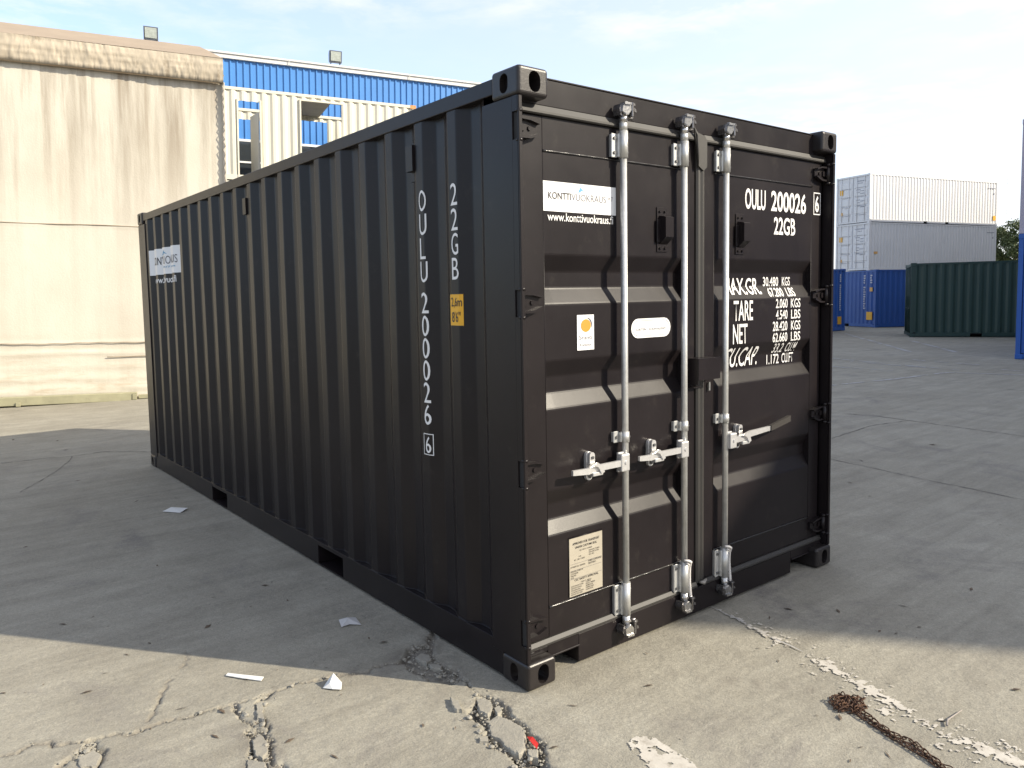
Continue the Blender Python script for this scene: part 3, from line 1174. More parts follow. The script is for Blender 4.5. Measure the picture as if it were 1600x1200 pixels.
# header and sill of the door frame
bm = B()
box(bm, .0245, W - .0245, .060, .135, 2.462, 2.5725, .003)
box(bm, .158, W - .158, .0575, .15, 2.573, 2.579, .001)
obj("door_header", bm, M_black, box_c)
bm = B()
box(bm, .0245, .160, .052, .130, .119, .1415, .002)
box(bm, 2.278, W - .0245, .052, .130, .119, .1415, .002)
box(bm, .344, 2.084, .052, .130, .010, .1415, .003)
for a, b in ((.1602, .3438), (2.0842, 2.2778)):
    box(bm, a, b, .0522, .130, .090, .1414)
    box(bm, a + .004, b + .004, .046, .0518, .086, .094, .002)       # weld bead over the pocket
for xx in (.3442, 2.0772):
    box(bm, xx, xx + .006, .1302, .9, .012, .13)
for xx in (.160, 2.272):
    box(bm, xx, xx + .006, .1302, .9, .012, .13)
obj("door_sill", bm, M_black, box_c)
# small weld under the hinge at each end of the sill
bm = B()
tube(bm, [(.026, .050, .137), (.112, .050, .1365)], .004, 6)
obj("weld_bead", bm, M_black, box_c)

# ------------------------------------------------------------------ doors
DY = 0.065
DEPTH = 0.035
ZR = [2.280, 1.845, 1.777, 1.705, 1.635, 1.390, 1.321, 1.249, 1.180, 0.822, 0.755, 0.687, 0.620, 0.305]
YR = [0, 0, 1, 1, 0, 0, 1, 1, 0, 0, 1, 1, 0, 0]


def door_y(z_):
    for k in range(len(ZR) - 1):
        if ZR[k] >= z_ >= ZR[k + 1]:
            t = (ZR[k] - z_) / (ZR[k] - ZR[k + 1])
            return DY + DEPTH * (YR[k] + (YR[k + 1] - YR[k]) * t)
    return DY


def make_door(x0, x1, sx0, sx1):
    """x0..x1 door outline; sx0..sx1 pressed sheet"""
    bm = B()
    T = .045
    zt, zb = 2.421, .172
    box(bm, x0, sx0, DY, DY + T, zb, zt, .003)
    box(bm, sx1, x1, DY, DY + T, zb, zt, .003)
    box(bm, sx0, sx1, DY + .0002, DY + T, ZR[0], zt - .0005, .001)
    box(bm, sx0, sx1, DY + .0002, DY + T, zb + .0005, ZR[-1], .001)
    prof = []
    raw = [(ZR[k], DY + .0006 + DEPTH * YR[k]) for k in range(len(ZR))]
    prof.append(raw[0])
    for a, b, c in zip(raw[:-2], raw[1:-1], raw[2:]):
        va, vc = Vector(a) - Vector(b), Vector(c) - Vector(b)
        p1, p2 = Vector(b) + va.normalized() * .007, Vector(b) + vc.normalized() * .007
        mid = (p1 + p2) / 2 * 0.5 + Vector(b) * 0.5
        prof += [tuple(p1), tuple(mid), tuple(p2)]
    prof.append(raw[-1])
    nx0 = 16
    grid = []
    for i in range(nx0 + 1):
        x = sx0 + (sx1 - sx0) * i / nx0
        rowv = []
        for (zz, yy) in prof:
            w_ = 0.0010 * math.sin(x * 5.3 + zz * 3.7) * (1 if 0 < i < nx0 else 0)
            rowv.append(bm.verts.new((x, yy + w_ + .0003, zz)))
        grid.append(rowv)
    for i in range(nx0):
        for j in range(len(prof) - 1):
            f = bm.faces.new((grid[i][j], grid[i][j + 1], grid[i + 1][j + 1], grid[i + 1][j]))
    bmesh.ops.recalc_face_normals(bm, faces=bm.faces[:])
    return obj("door", bm, M_black, box_c)


door_l = make_door(.044, 1.196, .180, 1.096)
door_r = make_door(1.264, 2.394, 1.352, 2.286)
lab(door_l, "left door leaf with two locking rods")
lab(door_r, "right door leaf with one locking rod and white weight markings")

# weld beads round the pressed sheets
for d_, (a, b) in ((door_l, (.180, 1.096)), (door_r, (1.352, 2.286))):
    for zz in (ZR[0], ZR[-1]):
        bm = B()
        npt = 40
        tube(bm, [(a + (b - a) * i / npt, DY - .0005 + .0008 * math.sin(i * 1.7), zz) for i in range(npt + 1)], .0052, 7)
        obj("weld_bead", bm, M_weld, d_)
    for xx in (a, b):
        bm = B()
        tube(bm, [(xx, DY + .0012, .18), (xx, DY + .0012, 2.41)], .0018, 5)
        obj("weld_bead", bm, M_black, d_)


# rubber seals
def strip(bm, pts, axis, a0, a1):
    prism(bm, pts, axis, a0, a1)


for d_, (a, b) in ((door_l, (.030, 1.197)), (door_r, (1.263, 2.408))):
    bm = B()
    prism(bm, [(.066, 2.4225), (.052, 2.4225), (.047, 2.428), (.047, 2.437), (.0585, 2.4615), (.10, 2.4615), (.10, 2.4225)], 'x', a, b)
    obj("gasket", bm, M_rubber, d_)
    bm = B()
    prism(bm, [(.066, .1715), (.057, .1715), (.046, .156), (.046, .147), (.052, .1425), (.10, .1425), (.10, .1715)], 'x', a, b)
    obj("gasket", bm, M_rubber, d_)
bm = B()
prism(bm, [(1.1965, .075), (1.1965, .058), (1.206, .050), (1.216, .048), (1.228, .054), (1.238, .048), (1.252, .050), (1.2635, .058), (1.2635, .075)], 'z', .166, 2.43)
obj("gasket", bm, M_rubber, door_r)
bm = B()   # folded rubber corner at the top and a dab of grey sealant
prism(bm, [(1.160, 2.490), (1.188, 2.462), (1.245, 2.452), (1.262, 2.43), (1.262, 2.30), (1.235, 2.28), (1.196, 2.30), (1.186, 2.36), (1.172, 2.43)], 'y', .040, .0475)
tube(bm, [(1.16, .043, 2.488), (1.180, .038, 2.45), (1.19, .040, 2.36), (1.196, .044, 2.29)], [.002, .006, .006, .003], 6)
obj("gasket", bm, M_rubber, door_r)
bm = B()
tube(bm, [(1.21, .040, .172), (1.235, .036, .165), (1.262, .040, .176)], [.006, .012, .006], 8)
obj("sealant", bm, M_gaskgrey, door_r)


# hinges
def hinge(door, zc, left):
    X = (lambda a: a) if left else (lambda a: W - a)
    bm = B()
    y0_, y1_ = .034, .0645
    # blade: two ribs and a stepped plate between them
    pts = [(X(.030), zc + .042), (X(.092), zc + .040), (X(.146), zc + .028), (X(.146), zc - .020), (X(.092), zc - .040), (X(.030), zc - .042)]
    prism(bm, pts, 'y', .052, y1_)
    prism(bm, [(X(.030), zc + .043), (X(.094), zc + .041), (X(.146), zc + .029), (X(.143), zc + .021), (X(.092), zc + .032), (X(.030), zc + .034)], 'y', y0_, .0525)
    prism(bm, [(X(.030), zc - .034), (X(.092), zc - .031), (X(.143), zc - .014), (X(.146), zc - .022), (X(.094), zc - .041), (X(.030), zc - .043)], 'y', y0_, .0525)
    prism(bm, [(X(.030), zc + .016), (X(.066), zc + .016), (X(.066), zc - .012), (X(.030), zc - .012)], 'y', .044, .0525)
    tube(bm, [(X(.097), .0515, zc + .002), (X(.097), .046, zc + .002)], .010, 8)
    tube(bm, [(X(.029), .036, zc - .046), (X(.029), .036, zc + .046)], .0135, 12)
    return obj("hinge", bm, M_black, door)


def hinge_lug(zc, left):
    X = (lambda a: a) if left else (lambda a: W - a)
    bm = B()
    for s in (1, -1):
        tube(bm, [(X(.0145), .016, zc + s * .052), (X(.0145), .016, zc + s * .064)], .0145, 10)
        tube(bm, [(X(.029), .034, zc + s * .047), (X(.029), .034, zc + s * .060)], .0145, 10)
    tube(bm, [(X(.029), .034, zc - .062), (X(.029), .034, zc + .062)], .006, 8)
    return obj("hinge_pin", bm, M_black, box_c)


for zc in HZ:
    hinge(door_l, zc, True)
    hinge(door_r, zc, False)
    hinge_lug(zc, True)
    hinge_lug(zc, False)
for lft in (True, False):        # solid bar behind the slots
    X = (lambda a: a) if lft else (lambda a: W - a)
    for zc in HZ:
        bm = B()
        xa, xb = sorted((X(.010), X(.0138)))
        box(bm, xa, xb, .0140, .0458, zc - .0558, zc + .0558)
        obj("slot_back", bm, M_dark, box_c)

# ------------------------------------------------------------------ locking gear
RY = 0.028
RR = 0.0158
RODS = [(.635, door_l), (1.066, door_l), (1.403, door_r)]


def cam_end(x, z_, up, door):
    s = 1 if up else -1
    bm = B()
    # boss, forked cam and its keeper
    tube(bm, [(x, RY, z_ - s * .055), (x, RY, z_ - s * .020)], .0190, 14)
    prism(bm, [(x - .034, z_ - s * .012), (x - .030, z_ + s * .020), (x - .010, z_ + s * .034), (x + .018, z_ + s * .030), (x + .022, z_ - s * .002), (x + .002, z_ - s * .024)], 'y', RY - .030, RY - .012)
    box(bm, x - .020, x + .010, RY - .012, RY + .022, z_ - .010, z_ + .012, .004)
    prism(bm, [(x - .028, z_ + s * .018), (x - .028, z_ + s * .028), (x + .016, z_ + s * .030), (x + .016, z_ + s * .020)], 'y', RY - .038, RY - .008)
    o1 = obj("cam_lug", bm, M_galv2, door)
    bm = B()
    box(bm, x + .028, x + .040, RY - .030, RY + .024, z_ - .030, z_ + .034, .003)
    prism(bm, [(x + .040, z_ - .004), (x + .056, z_ - .008), (x + .052, z_ + .006), (x + .040, z_ + .012)], 'y', RY - .030, RY - .010)
    prism(bm, [(x + .040, z_ + .020), (x + .054, z_ + .024), (x + .050, z_ + .034), (x + .038, z_ + .034)], 'y', RY - .026, RY - .006)
    tube(bm, [(x + .018, RY + .010, z_ - s * .022), (x + .050, RY - .012, z_ - s * .034)], [.006, .008], 8)
    prism(bm, [(x - .038, z_ - s * .026), (x - .044, z_), (x - .036, z_ + s * .022), (x - .030, z_ + s * .018), (x - .030, z_ - s * .026)], 'y', RY - .020, RY + .022)
    o2 = obj("cam_keeper", bm, M_keeper, door)
    return o1, o2


def rod_bracket(x, z0_, z1_, door, holes=True):
    bm = B()
    # long sleeve round the rod, with a bolted foot on its left
    tube(bm, [(x, RY, z0_), (x, RY, z1_)], .0212, 18)
    box(bm, x - .058, x - .023, .044, .0500, z0_ + .002, z1_ - .010, .003)
    box(bm, x - .056, x - .048, .0502, .0642, z0_ + .006, z1_ - .014, .001)
    box(bm, x - .028, x - .014, .030, .0438, z0_ + .004, z1_ - .012, .002)
    box(bm, x + .004, x + .0205, RY + .004, .0642, z0_ + .004, z1_ - .006, .002)
    o = obj("rod_bracket", bm, M_galv, door)
    bm = B()
    zm = [z0_ + .024, z1_ - .032]
    for zz in zm:
        tube(bm, [(x - .042, .0442, zz), (x - .042, .0385, zz)], .0075, 8)
        tube(bm, [(x + .016, RY - .012, zz), (x + .0185, RY - .0155, zz)], .0042, 6)
    obj("bolt", bm, M_bolt, door)
    return o


def rod_guide(x, zc, door):
    bm = B()
    tube(bm, [(x, RY, zc - .024), (x, RY, zc + .024)], .0200, 16)
    box(bm, x - .058, x - .023, .044, .050, zc - .026, zc + .028, .003)
    box(bm, x - .056, x - .050, .0502, .0642, zc - .022, zc + .024, .001)
    box(bm, x - .028, x - .014, .028, .0438, zc - .022, zc + .022, .002)
    o = obj("rod_guide", bm, M_galv, door)
    bm = B()
    tube(bm, [(x - .042, .0442, zc), (x - .042, .038, zc)], .0075, 8)
    tube(bm, [(x + .0155, RY - .011, zc), (x + .018, RY - .0155, zc)], .0052, 8)
    obj("bolt", bm, M_bolt, door)
    return o


for i, (x, d_) in enumerate(RODS):
    bm = B()
    tube(bm, [(x, RY, .118), (x, RY, 2.47)], RR, 20)
    tube(bm, [(x, RY, 2.405), (x, RY, 2.445)], .0188, 16)
    tube(bm, [(x, RY, .120), (x, RY, .158)], .0188, 16)
    obj("locking_rod", bm, M_galv, d_)
    rod_bracket(x, 2.284, 2.404, d_)
    rod_bracket(x, .160, .318, d_)
    rod_guide(x, 1.012, d_)
    cam_end(x, 2.495, True, d_)
    cam_end(x, .095, False, d_)

# cords hanging at the two inner rods
for (x, d_) in RODS[1:]:
    bm = B()
    pts = [(x - .026, RY - .020, .335), (x - .004, RY - .032, .330), (x + .020, RY - .026, .318), (x + .036, RY - .006, .285), (x + .042, RY, .24), (x + .040, RY - .002, .19), (x + .044, RY - .004, .14), (x + .044, RY - .006, .112)]
    tube(bm, pts, [.005, .007, .007, .007, .0065, .0075, .008, .009], 8)
    tube(bm, [(p[0] - .008, p[1] + .006, p[2] - .012) for p in pts[1:6]], .005, 6)
    obj("cord", bm, M_rope, d_)


def handle(x_rod, xe, hx, zc, d_, right=False):
    """forged handle from the rod clamp to its tip, held by a catch plate"""
    s = 1 if right else -1
    yb = RY - .022
    bm = B()
    xa, xb = sorted((x_rod + s * .004, x_rod + s * .058))
    box(bm, xa, xb, yb - .012, yb + .016, zc - .040, zc + .042, .006, 2)
    tube(bm, [((xa + xb) / 2, yb - .011, zc + .002), ((xa + xb) / 2, yb - .016, zc + .002)], .009, 6)
    box(bm, xa + .006, xb - .002, yb + .016, yb + .030, zc - .046, zc + .046, .003)
    obj("handle_hub", bm, M_handle, d_)
    bm = B()
    # flat bar, slightly stepped at the catch
    xm = hx
    z1_, z2_ = (zc + .003, zc + .010) if not right else (zc + .012, zc + .030)
    top = [(x_rod + s * .054, zc + .015), (xm + s * -.03, zc + .015 + (.008 if right else 0)), (xm, z1_ + .012), (xm + s * .05, z1_ + .016 + (.006 if right else -.010)), (xe, (zc + .012) if not right else zc + .038)]
    bot = [(xe, (zc - .010) if not right else zc + .014), (xm + s * .05, z1_ - .016 + (.006 if right else -.006)), (xm, zc - .012), (xm + s * -.03, zc - .013), (x_rod + s * .054, zc - .014)]
    prism(bm, top + bot, 'y', yb - .006, yb + .006)
    obj("handle", bm, M_handle, d_)
    bm = B()
    prism(bm, stadium(hx, zc + .005, .040, .132), 'y', .050, .064)
    prism(bm, stadium(hx, zc + .040, .032, .060), 'y', .030, .051)
    box(bm, hx - .030, hx + .034, yb - .012, .050, zc - .032, zc - .014, .003)
    prism(bm, [(hx - .034, zc + .020), (hx - .006, zc + .030), (hx + .030, zc + .004), (hx + .036, zc - .018), (hx + .018, zc - .022), (hx - .004, zc + .010)], 'y', yb - .018, yb - .0065)
    obj("handle_catch", bm, M_handle, d_)
    bm = B()
    for zz in (zc + .046, zc - .044):
        tube(bm, [(hx, .0305 if zz > zc else .0505, zz), (hx, .024 if zz > zc else .043, zz)], .0075, 8)
    obj("bolt", bm, M_bolt, d_)


handle(RODS[0][0], .275, .422, .898, door_l)
handle(RODS[1][0], .705, .840, .900, door_l)
handle(RODS[2][0], 1.785, 1.545, .892, door_r, True)
bm = B()
prism(bm, [(1.780, .933), (1.972, .968), (1.972, .935), (1.780, .903)], 'y', -.006, .014)
lab(obj("handle_grip", bm, M_grip, door_r), "dark brown sleeve on the end of the handle")

# lock box over the gasket
bm = B()
box(bm, 1.120, 1.296, -.018, -.014, 1.236, 1.346, .001)
box(bm, 1.120, 1.1245, -.0138, .063, 1.214, 1.346, .001)
box(bm, 1.2915, 1.296, -.0138, .063, 1.262, 1.346, .001)
box(bm, 1.1247, 1.2913, -.0138, .063, 1.3415, 1.3455, .001)
box(bm, 1.106, 1.160, .0, .064, 1.198, 1.2045, .001)
obj("lock_box", bm, M_black, door_r)
bm = B()
box(bm, 1.298, 1.303, .02, .064, 1.235, 1.262, .001)
box(bm, 1.300, 1.307, .05, .064, 1.165, 1.21, .002)
obj("lock_bracket", bm, M_galv, door_r)


# vents on the doors
def vent(x, z0_, z1_, d_):
    bm = B()
    box(bm, x - .042, x + .034, .0605, .0646, z0_, z1_, .001)
    box(bm, x - .050, x - .020, .052, .0604, z0_ + .045, z1_ - .06, .002)
    # hooded body, lower end sloping back
    pts = [(.0604, z1_ - .040), (.026, z1_ - .046), (.020, z1_ - .050), (.020, z0_ + .070), (.0604, z0_ + .036)]
    prism(bm, pts, 'x', x - .026, x + .032)
    for zz in (z1_ - .020, z0_ + .018):
        for dx_ in (-.022, .014):
            tube(bm, [(x + dx_, .0603, zz), (x + dx_, .054, zz)], .0065, 8)
    return obj("vent", bm, M_black, d_)


vent(.945, 1.872, 2.085, door_l)
vent(1.578, 1.872, 2.085, door_r)
for (y, z0_, z1_) in ((.834, 2.240, 2.428), (3.060, 2.250, 2.430)):
    bm = B()
    xs = SIDE_IN
    box(bm, xs - .014, xs - .0005, y - .030, y + .036, z0_, z1_, .001)
    prism(bm, [(y - .03, z1_ - .02), (y + .03, z1_ - .02), (y + .03, z0_ + .045), (y - .03, z0_ + .045)], 'x', xs - .047, xs - .0142)
    obj("vent", bm, M_black, box_c)


# ------------------------------------------------------------------ lettering and signs
def on_door(bm, x, z_, m, parent, name="lettering", off=.0018):
    for br in ZR:
        if min(v.co.y for v in bm.verts) + z_ < br < max(v.co.y for v in bm.verts) + z_:
            bmesh.ops.bisect_plane(bm, geom=bm.verts[:] + bm.edges[:] + bm.faces[:], plane_co=(0, br - z_, 0), plane_no=(0, 1, 0))
    for v in bm.verts:
        X_, Z_ = v.co.x + x, v.co.y + z_
        v.co = Vector((X_, door_y(Z_) - off, Z_))
    bmesh.ops.recalc_face_normals(bm, faces=bm.faces[:])
    return obj(name, bm, m, parent)


def on_side(bm, y, z_, m, parent, name="lettering", off=.0025):
    """y = left edge as read (largest y)"""
    for br, _x in SPRAW:
        loc = y - br
        xs = [v.co.x for v in bm.verts]
        if min(xs) < loc < max(xs):
            bmesh.ops.bisect_plane(bm, geom=bm.verts[:] + bm.edges[:] + bm.faces[:], plane_co=(loc, 0, 0), plane_no=(1, 0, 0))
    for v in bm.verts:
        Y_, Z_ = y - v.co.x, v.co.y + z_
        v.co = Vector((side_x(Y_) - off, Y_, Z_))
    bmesh.ops.recalc_face_normals(bm, faces=bm.faces[:])
    return obj(name, bm, m, parent)


def T(s, x, z0_, x1, z1_, bold=.012, shear=0.0, m=None, parent=None, off=.0018, name="lettering", sp=1.0):
    return on_door(text_bm(s, x1 - x, z1_ - z0_, bold, shear, sp), x, z0_, m or M_white_txt, parent or door_r, name, off)


T("OULU", 1.622, 2.116, 1.812, 2.226, .02)
T("200026", 1.866, 2.116, 2.222, 2.230, .02)
T("6", 2.322, 2.134, 2.362, 2.230, .02)
bmf = B()
for (a, b, c, d) in ((2.304, 2.380, 2.118, 2.124), (2.304, 2.380, 2.242, 2.248), (2.304, 2.310, 2.1242, 2.2418), (2.374, 2.380, 2.1242, 2.2418)):
    bmf.faces.new([bmf.verts.new(p) for p in ((a, c, 0), (b, c, 0), (b, d, 0), (a, d, 0))])
on_door(bmf, 0, 0, M_white_txt, door_r, "check_digit_box")
T("22GB", 1.895, 1.988, 2.111, 2.086, .02)
T("MAX.GR.", 1.478, 1.657, 1.806, 1.748, .012)
T("30.480", 1.846, 1.702, 1.998, 1.754, .012); T("KGS", 2.036, 1.704, 2.118, 1.754, .012)
T("67.200", 1.868, 1.642, 2.016, 1.693, .012); T("LBS", 2.050, 1.642, 2.135, 1.693, .012)
T("TARE", 1.524, 1.518, 1.700, 1.626, .012)
T("2.060", 1.922, 1.577, 2.040, 1.630, .012); T("KGS", 2.074, 1.577, 2.174, 1.630, .012)
T("4.540", 1.923, 1.513, 2.040, 1.566, .012); T("LBS", 2.078, 1.513, 2.175, 1.566, .012)
T("NET", 1.519, 1.394, 1.650, 1.500, .012)
T("28.420", 1.893, 1.448, 2.040, 1.502, .012); T("KGS", 2.078, 1.448, 2.176, 1.502, .012)
T("62.660", 1.893, 1.384, 2.040, 1.438, .012); T("LBS", 2.078, 1.384, 2.176, 1.438, .012)
T("CU.CAP.", 1.480, 1.266, 1.790, 1.372, .006, .22)
T("33.2", 1.930, 1.322, 2.030, 1.376, .006); T("CU.M", 2.060, 1.322, 2.166, 1.376, .006)
T("1.172", 1.888, 1.258, 2.010, 1.314, .006); T("CU.FT", 2.040, 1.258, 2.160, 1.314, .006)

# company sign
sg = on_door(bm_rect(.442, .126), .179, 2.030, M_sign, door_l, "sign", .0020)
lab(sg, "white sign panel with a dark and grey company name")
T("KONTTI", .206, 2.082, .340, 2.112, .014, 0, M_ink, door_l, .0030)
T("VUOKRAUS", .343, 2.082, .556, 2.112, -.004, 0, M_ink2, door_l, .0030)
T("24", .566, 2.098, .582, 2.110, 0, 0, M_ink2, door_l, .0030)
T("/7", .586, 2.092, .600, 2.112, 0, 0, M_ink2, door_l, .0030)
bmf = bm_poly([(.382, 2.118), (.398, 2.142), (.404, 2.136), (.420, 2.122), (.404, 2.128), (.396, 2.120)])
on_door(bmf, 0, 0, M_inkblue, door_l, "blue_mark", .0030)
T("www.konttivuokraus.fi", .202, 1.990, .602, 2.026, .010, 0, M_white_txt, door_l)

# sticker with the orange disc
sg = on_door(bm_rect(.105, .157), .368, 1.427, M_sign, door_l, "sticker", .0020)
lab(sg, "upright white sticker with an orange disc")
cx_, cz_, rr_ = .422, 1.536, .031
on_door(bm_poly([(cx_ + rr_ * math.cos(a * math.pi / 16), cz_ + rr_ * .92 * math.sin(a * math.pi / 16)) for a in range(32)]), 0, 0, M_orange, door_l, "orange_disc", .0030)
arc = [R(a) for a in range(-35, 95, 10)]
bmf = B()
o_ = [bmf.verts.new((cx_ + .0045 + .034 * math.cos(a), cz_ + .004 + .032 * math.sin(a), 0)) for a in arc]
i_ = [bmf.verts.new((cx_ + .0045 + (.034 - .006 * math.sin((k + .3) / len(arc) * 3)) * math.cos(a), cz_ + .004 + (.032 - .006 * math.sin((k + .3) / len(arc) * 3)) * math.sin(a), 0)) for k, a in enumerate(arc)]
for k in range(len(arc) - 1):
    bmf.faces.new((o_[k], o_[k + 1], i_[k + 1], i_[k]))
on_door(bmf, 0, 0, M_ink2, door_l, "dark_arc", .0035)
T("Sranti", .380, 1.474, .460, 1.493, 0, 0, M_ink2, door_l, .0030)
for zz in (1.4655, 1.4985):
    on_door(bm_rect(.078, .0012), .381, zz, M_ink2, door_l, "rule", .0030)
T("frantour", .384, 1.445, .456, 1.457, 0, 0, M_ink2, door_l, .0030)

# oval sticker
ov = stadium(0, 0, .092, .284)
ov = [(p[1], p[0]) for p in ov]
sg = on_door(bm_poly([(.862 + a, 1.509 + b) for a, b in ov]), 0, 0, M_sign, door_l, "sticker", .0020)
lab(sg, "oval white sticker with a thin grey outline")
bmf = B()
oo = [bmf.verts.new((.862 + a * .945, 1.509 + b * .80, 0)) for a, b in ov]
ii_ = [bmf.verts.new((.862 + a * .933, 1.509 + b * .765, 0)) for a, b in ov]
for k in range(len(ov)):
    bmf.faces.new((oo[k], oo[(k + 1) % len(ov)], ii_[(k + 1) % len(ov)], ii_[k]))
on_door(bmf, 0, 0, M_ink2, door_l, "outline", .0030)
T("(ORTEN - EQUIVALENT)", .752, 1.494, .972, 1.509, 0, 0, M_ink2, door_l, .0030)

# data plate, riveted
bm = B()
box(bm, .302, .512, .0605, .0640, .318, .586, .0008)
obj("data_plate", bm, M_plate, door_l)
bm = B()
tube(bm, [(.298, .0600, .5885), (.518, .0600, .5885)], .0022, 6)
obj("plate_edge", bm, M_black, door_l)


def plate_text(s, x, z0_, w, h, bold=0.0):
    o = on_door(text_bm(s, w, h, bold), x, z0_, M_ink, door_l, "lettering", .0054)
    return o


plate_text("APPROVED FOR TRANSPORT", .322, .553, .170, .011, .01)
plate_text("UNDER CUSTOMS SEAL", .338, .535, .138, .010, .01)
plate_text("GL/2013 4-0066", .365, .520, .08, .006)
plate_text("TYPE", .358, .492, .018, .006)
plate_text("IC 20-1501", .332, .480, .065, .007)
plate_text("MANUFACTURERS\nIDENTIFICATION\nNO. 2012", .424, .488, .068, .026)
plate_text("TIMBER COMPONENT\nTREATMENT", .418, .446, .088, .020)
plate_text("OWNER No. 0200026", .308, .450, .092, .007)
plate_text("MANUFACTURER OF\nCONTAINER\nTREATED\nDATE", .308, .400, .078, .036)
plate_text("CSC SAFETY APPROVAL", .332, .386, .152, .010, .01)
plate_text("GB-C 2013", .372, .372, .065, .006)
plate_text("DATE MANUFACTURED\nIDENTIFICATION No.\nMAX GROSS MASS\nALLOWABLE STACKING\nRACKING TEST LOAD", .310, .324, .078, .044)
plate_text("12/2012\nOULU 200026\n30480 KGS\n192000 KGS\n15240 KGS", .402, .328, .060, .044)
for zz in (.466, .436, .398):
    o = on_door(bm_rect(.196, .0010), .309, zz, M_ink2, door_l, "rule", .0054)

# side lettering
px0 = 298.7
for ch, p in zip("OULU200026", (298.7, 335, 372, 408, 456, 492, 527, 562, 597, 632)):
    zt = 2.186 - (p - px0) * .00309
    on_side(text_bm(ch, .042 if ch == 'L' else .050, .100, 0.0), .768, zt - .100, M_white_txt, box_c)
for ch, zt in zip("22GB", (2.185, 2.073, 1.963, 1.852)):
    on_side(text_bm(ch, .050, .098, 0.0), .503, zt - .098, M_white_txt, box_c)
on_side(text_bm("6", .040, .082, 0.0), .763, .916, M_white_txt, box_c)
bmf = B()
for (a, b, c, d) in ((0, .070, 0, .004), (0, .070, .102, .106), (0, .004, .0041, .1019), (.066, .070, .0041, .1019)):
    bmf.faces.new([bmf.verts.new(p) for p in ((a, c, 0), (b, c, 0), (b, d, 0), (a, d, 0))])
on_side(bmf, .780, .906, M_white_txt, box_c, "check_digit_box")

sg = on_side(bm_rect(.088, .150), .5225, 1.541, M_yellow, box_c, "sticker")
lab(sg, "yellow height sticker reading 2,6m over 8'6\"")
on_side(text_bm("2,6m", .074, .048, .006), .514, 1.625, M_ink, box_c, "lettering", .0040)
on_side(text_bm("8'6\"", .062, .048, .006), .510, 1.560, M_ink, box_c, "lettering", .0040)
bmf = B()
for (a, b, c, d) in ((0, .088, 0, .004), (0, .088, .146, .150)):
    bmf.faces.new([bmf.verts.new(p) for p in ((a, c, 0), (b, c, 0), (b, d, 0), (a, d, 0))])
on_side(bmf, .5225, 1.541, M_grip, box_c, "outline", .0036)

sg = on_side(bm_rect(.94, .246), 5.735, 1.954, M_sign, box_c, "sign")
lab(sg, "white company sign stuck across the corrugated side wall")
on_side(text_bm("KONTTI", .27, .075, .012), 5.562, 2.045, M_ink, box_c, "lettering", .0040)
on_side(text_bm("VUOKRAUS", .43, .075, 0), 5.285, 2.045, M_ink2, box_c, "lettering", .0040)
on_side(text_bm("24/7 helppoa", .36, .022, .01), 5.24, 2.005, M_inkblue, box_c, "lettering", .0040)
on_side(bm_poly([(0, 0), (.04, .05), (.055, .035), (.10, .01), (.05, .018), (.03, 0)]), 5.25, 2.128, M_inkblue, box_c, "blue_mark", .0040)
on_side(text_bm("www.konttivuokraus.fi", .68, .060, .02), 5.56, 1.872, M_white_txt, box_c)

# ------------------------------------------------------------------ BACKGROUND LEFT: tarpaulin shed and blue hall
BU = Vector((0.96851961, -0.24801046, -0.02146123)).normalized()
BN = Vector((-0.248067569, -0.968742732, 0.0)).normalized()      # towards the camera
BW = BU.cross(-BN).normalized() * -1
if BW.z < 0:
    BW = -BW


def frame_matrix(o):
    """local x along the wall, local y away from the camera, local z up"""
    return Matrix(((BU.x, -BN.x, BW.x, o[0]), (BU.y, -BN.y, BW.y, o[1]), (BU.z, -BN.z, BW.z, o[2]), (0, 0, 0, 1)))


def framed(name, label, cat, o, group=None):
    t_ = bpy.data.objects.new(name, None)
    t_.matrix_world = frame_matrix(o)
    link(t_)
    return tag(t_, label, cat, group)


TA0, TA1 = -9.0, 2.555
tent = framed("tarpaulin_shed", "beige stained tarpaulin shed with gathered eaves behind the black container", "tarpaulin shed", (.349, 12.553, 0))
na, nb = 330, 170
aa = np.linspace(TA0, TA1, na)
bb = np.linspace(-.15, 5.74, nb)
A_, B_ = np.meshgrid(aa, bb, indexing='ij')
dep = (fbm(A_, B_ * 0.12, 1.3, 4, 3, 3) - .45) * 0.045 * np.clip((B_ - 1.5) / 4, 0.1, 1)
dep += (fbm(A_, B_, .8, 3, 9, 1) - .45) * 0.035
for (b0, amp, wd) in ((1.03, .030, .03), (.86, .035, .035), (.62, .018, .04), (.40, .022, .05), (3.07, .012, .02), (.22, .03, .06)):
    wob = b0 + (fbm(A_, A_ * 0, .9, 2, b0 * 7, 1) - .4) * 0.07
    dep -= .45 * amp * np.exp(-((B_ - wob) / wd) ** 2) * (0.5 + fbm(A_, A_ * 0, 1.5, 2, b0 * 3, 5))
dep += (fbm(A_ * .6, B_ * 3, 2.2, 3, 4, 14) - .45) * 0.035 * np.clip((1.3 - B_) / 1.0, 0, 1)
vs_ = np.stack([A_.ravel(), dep.ravel(), B_.ravel()], 1).tolist()
ii = np.arange(na * nb).reshape(na, nb)
fs = np.stack([ii[:-1, :-1].ravel(), ii[1:, :-1].ravel(), ii[1:, 1:].ravel(), ii[:-1, 1:].ravel()], 1).tolist()
pymesh("canvas_wall", vs_, fs, M_tarp, tent, True)
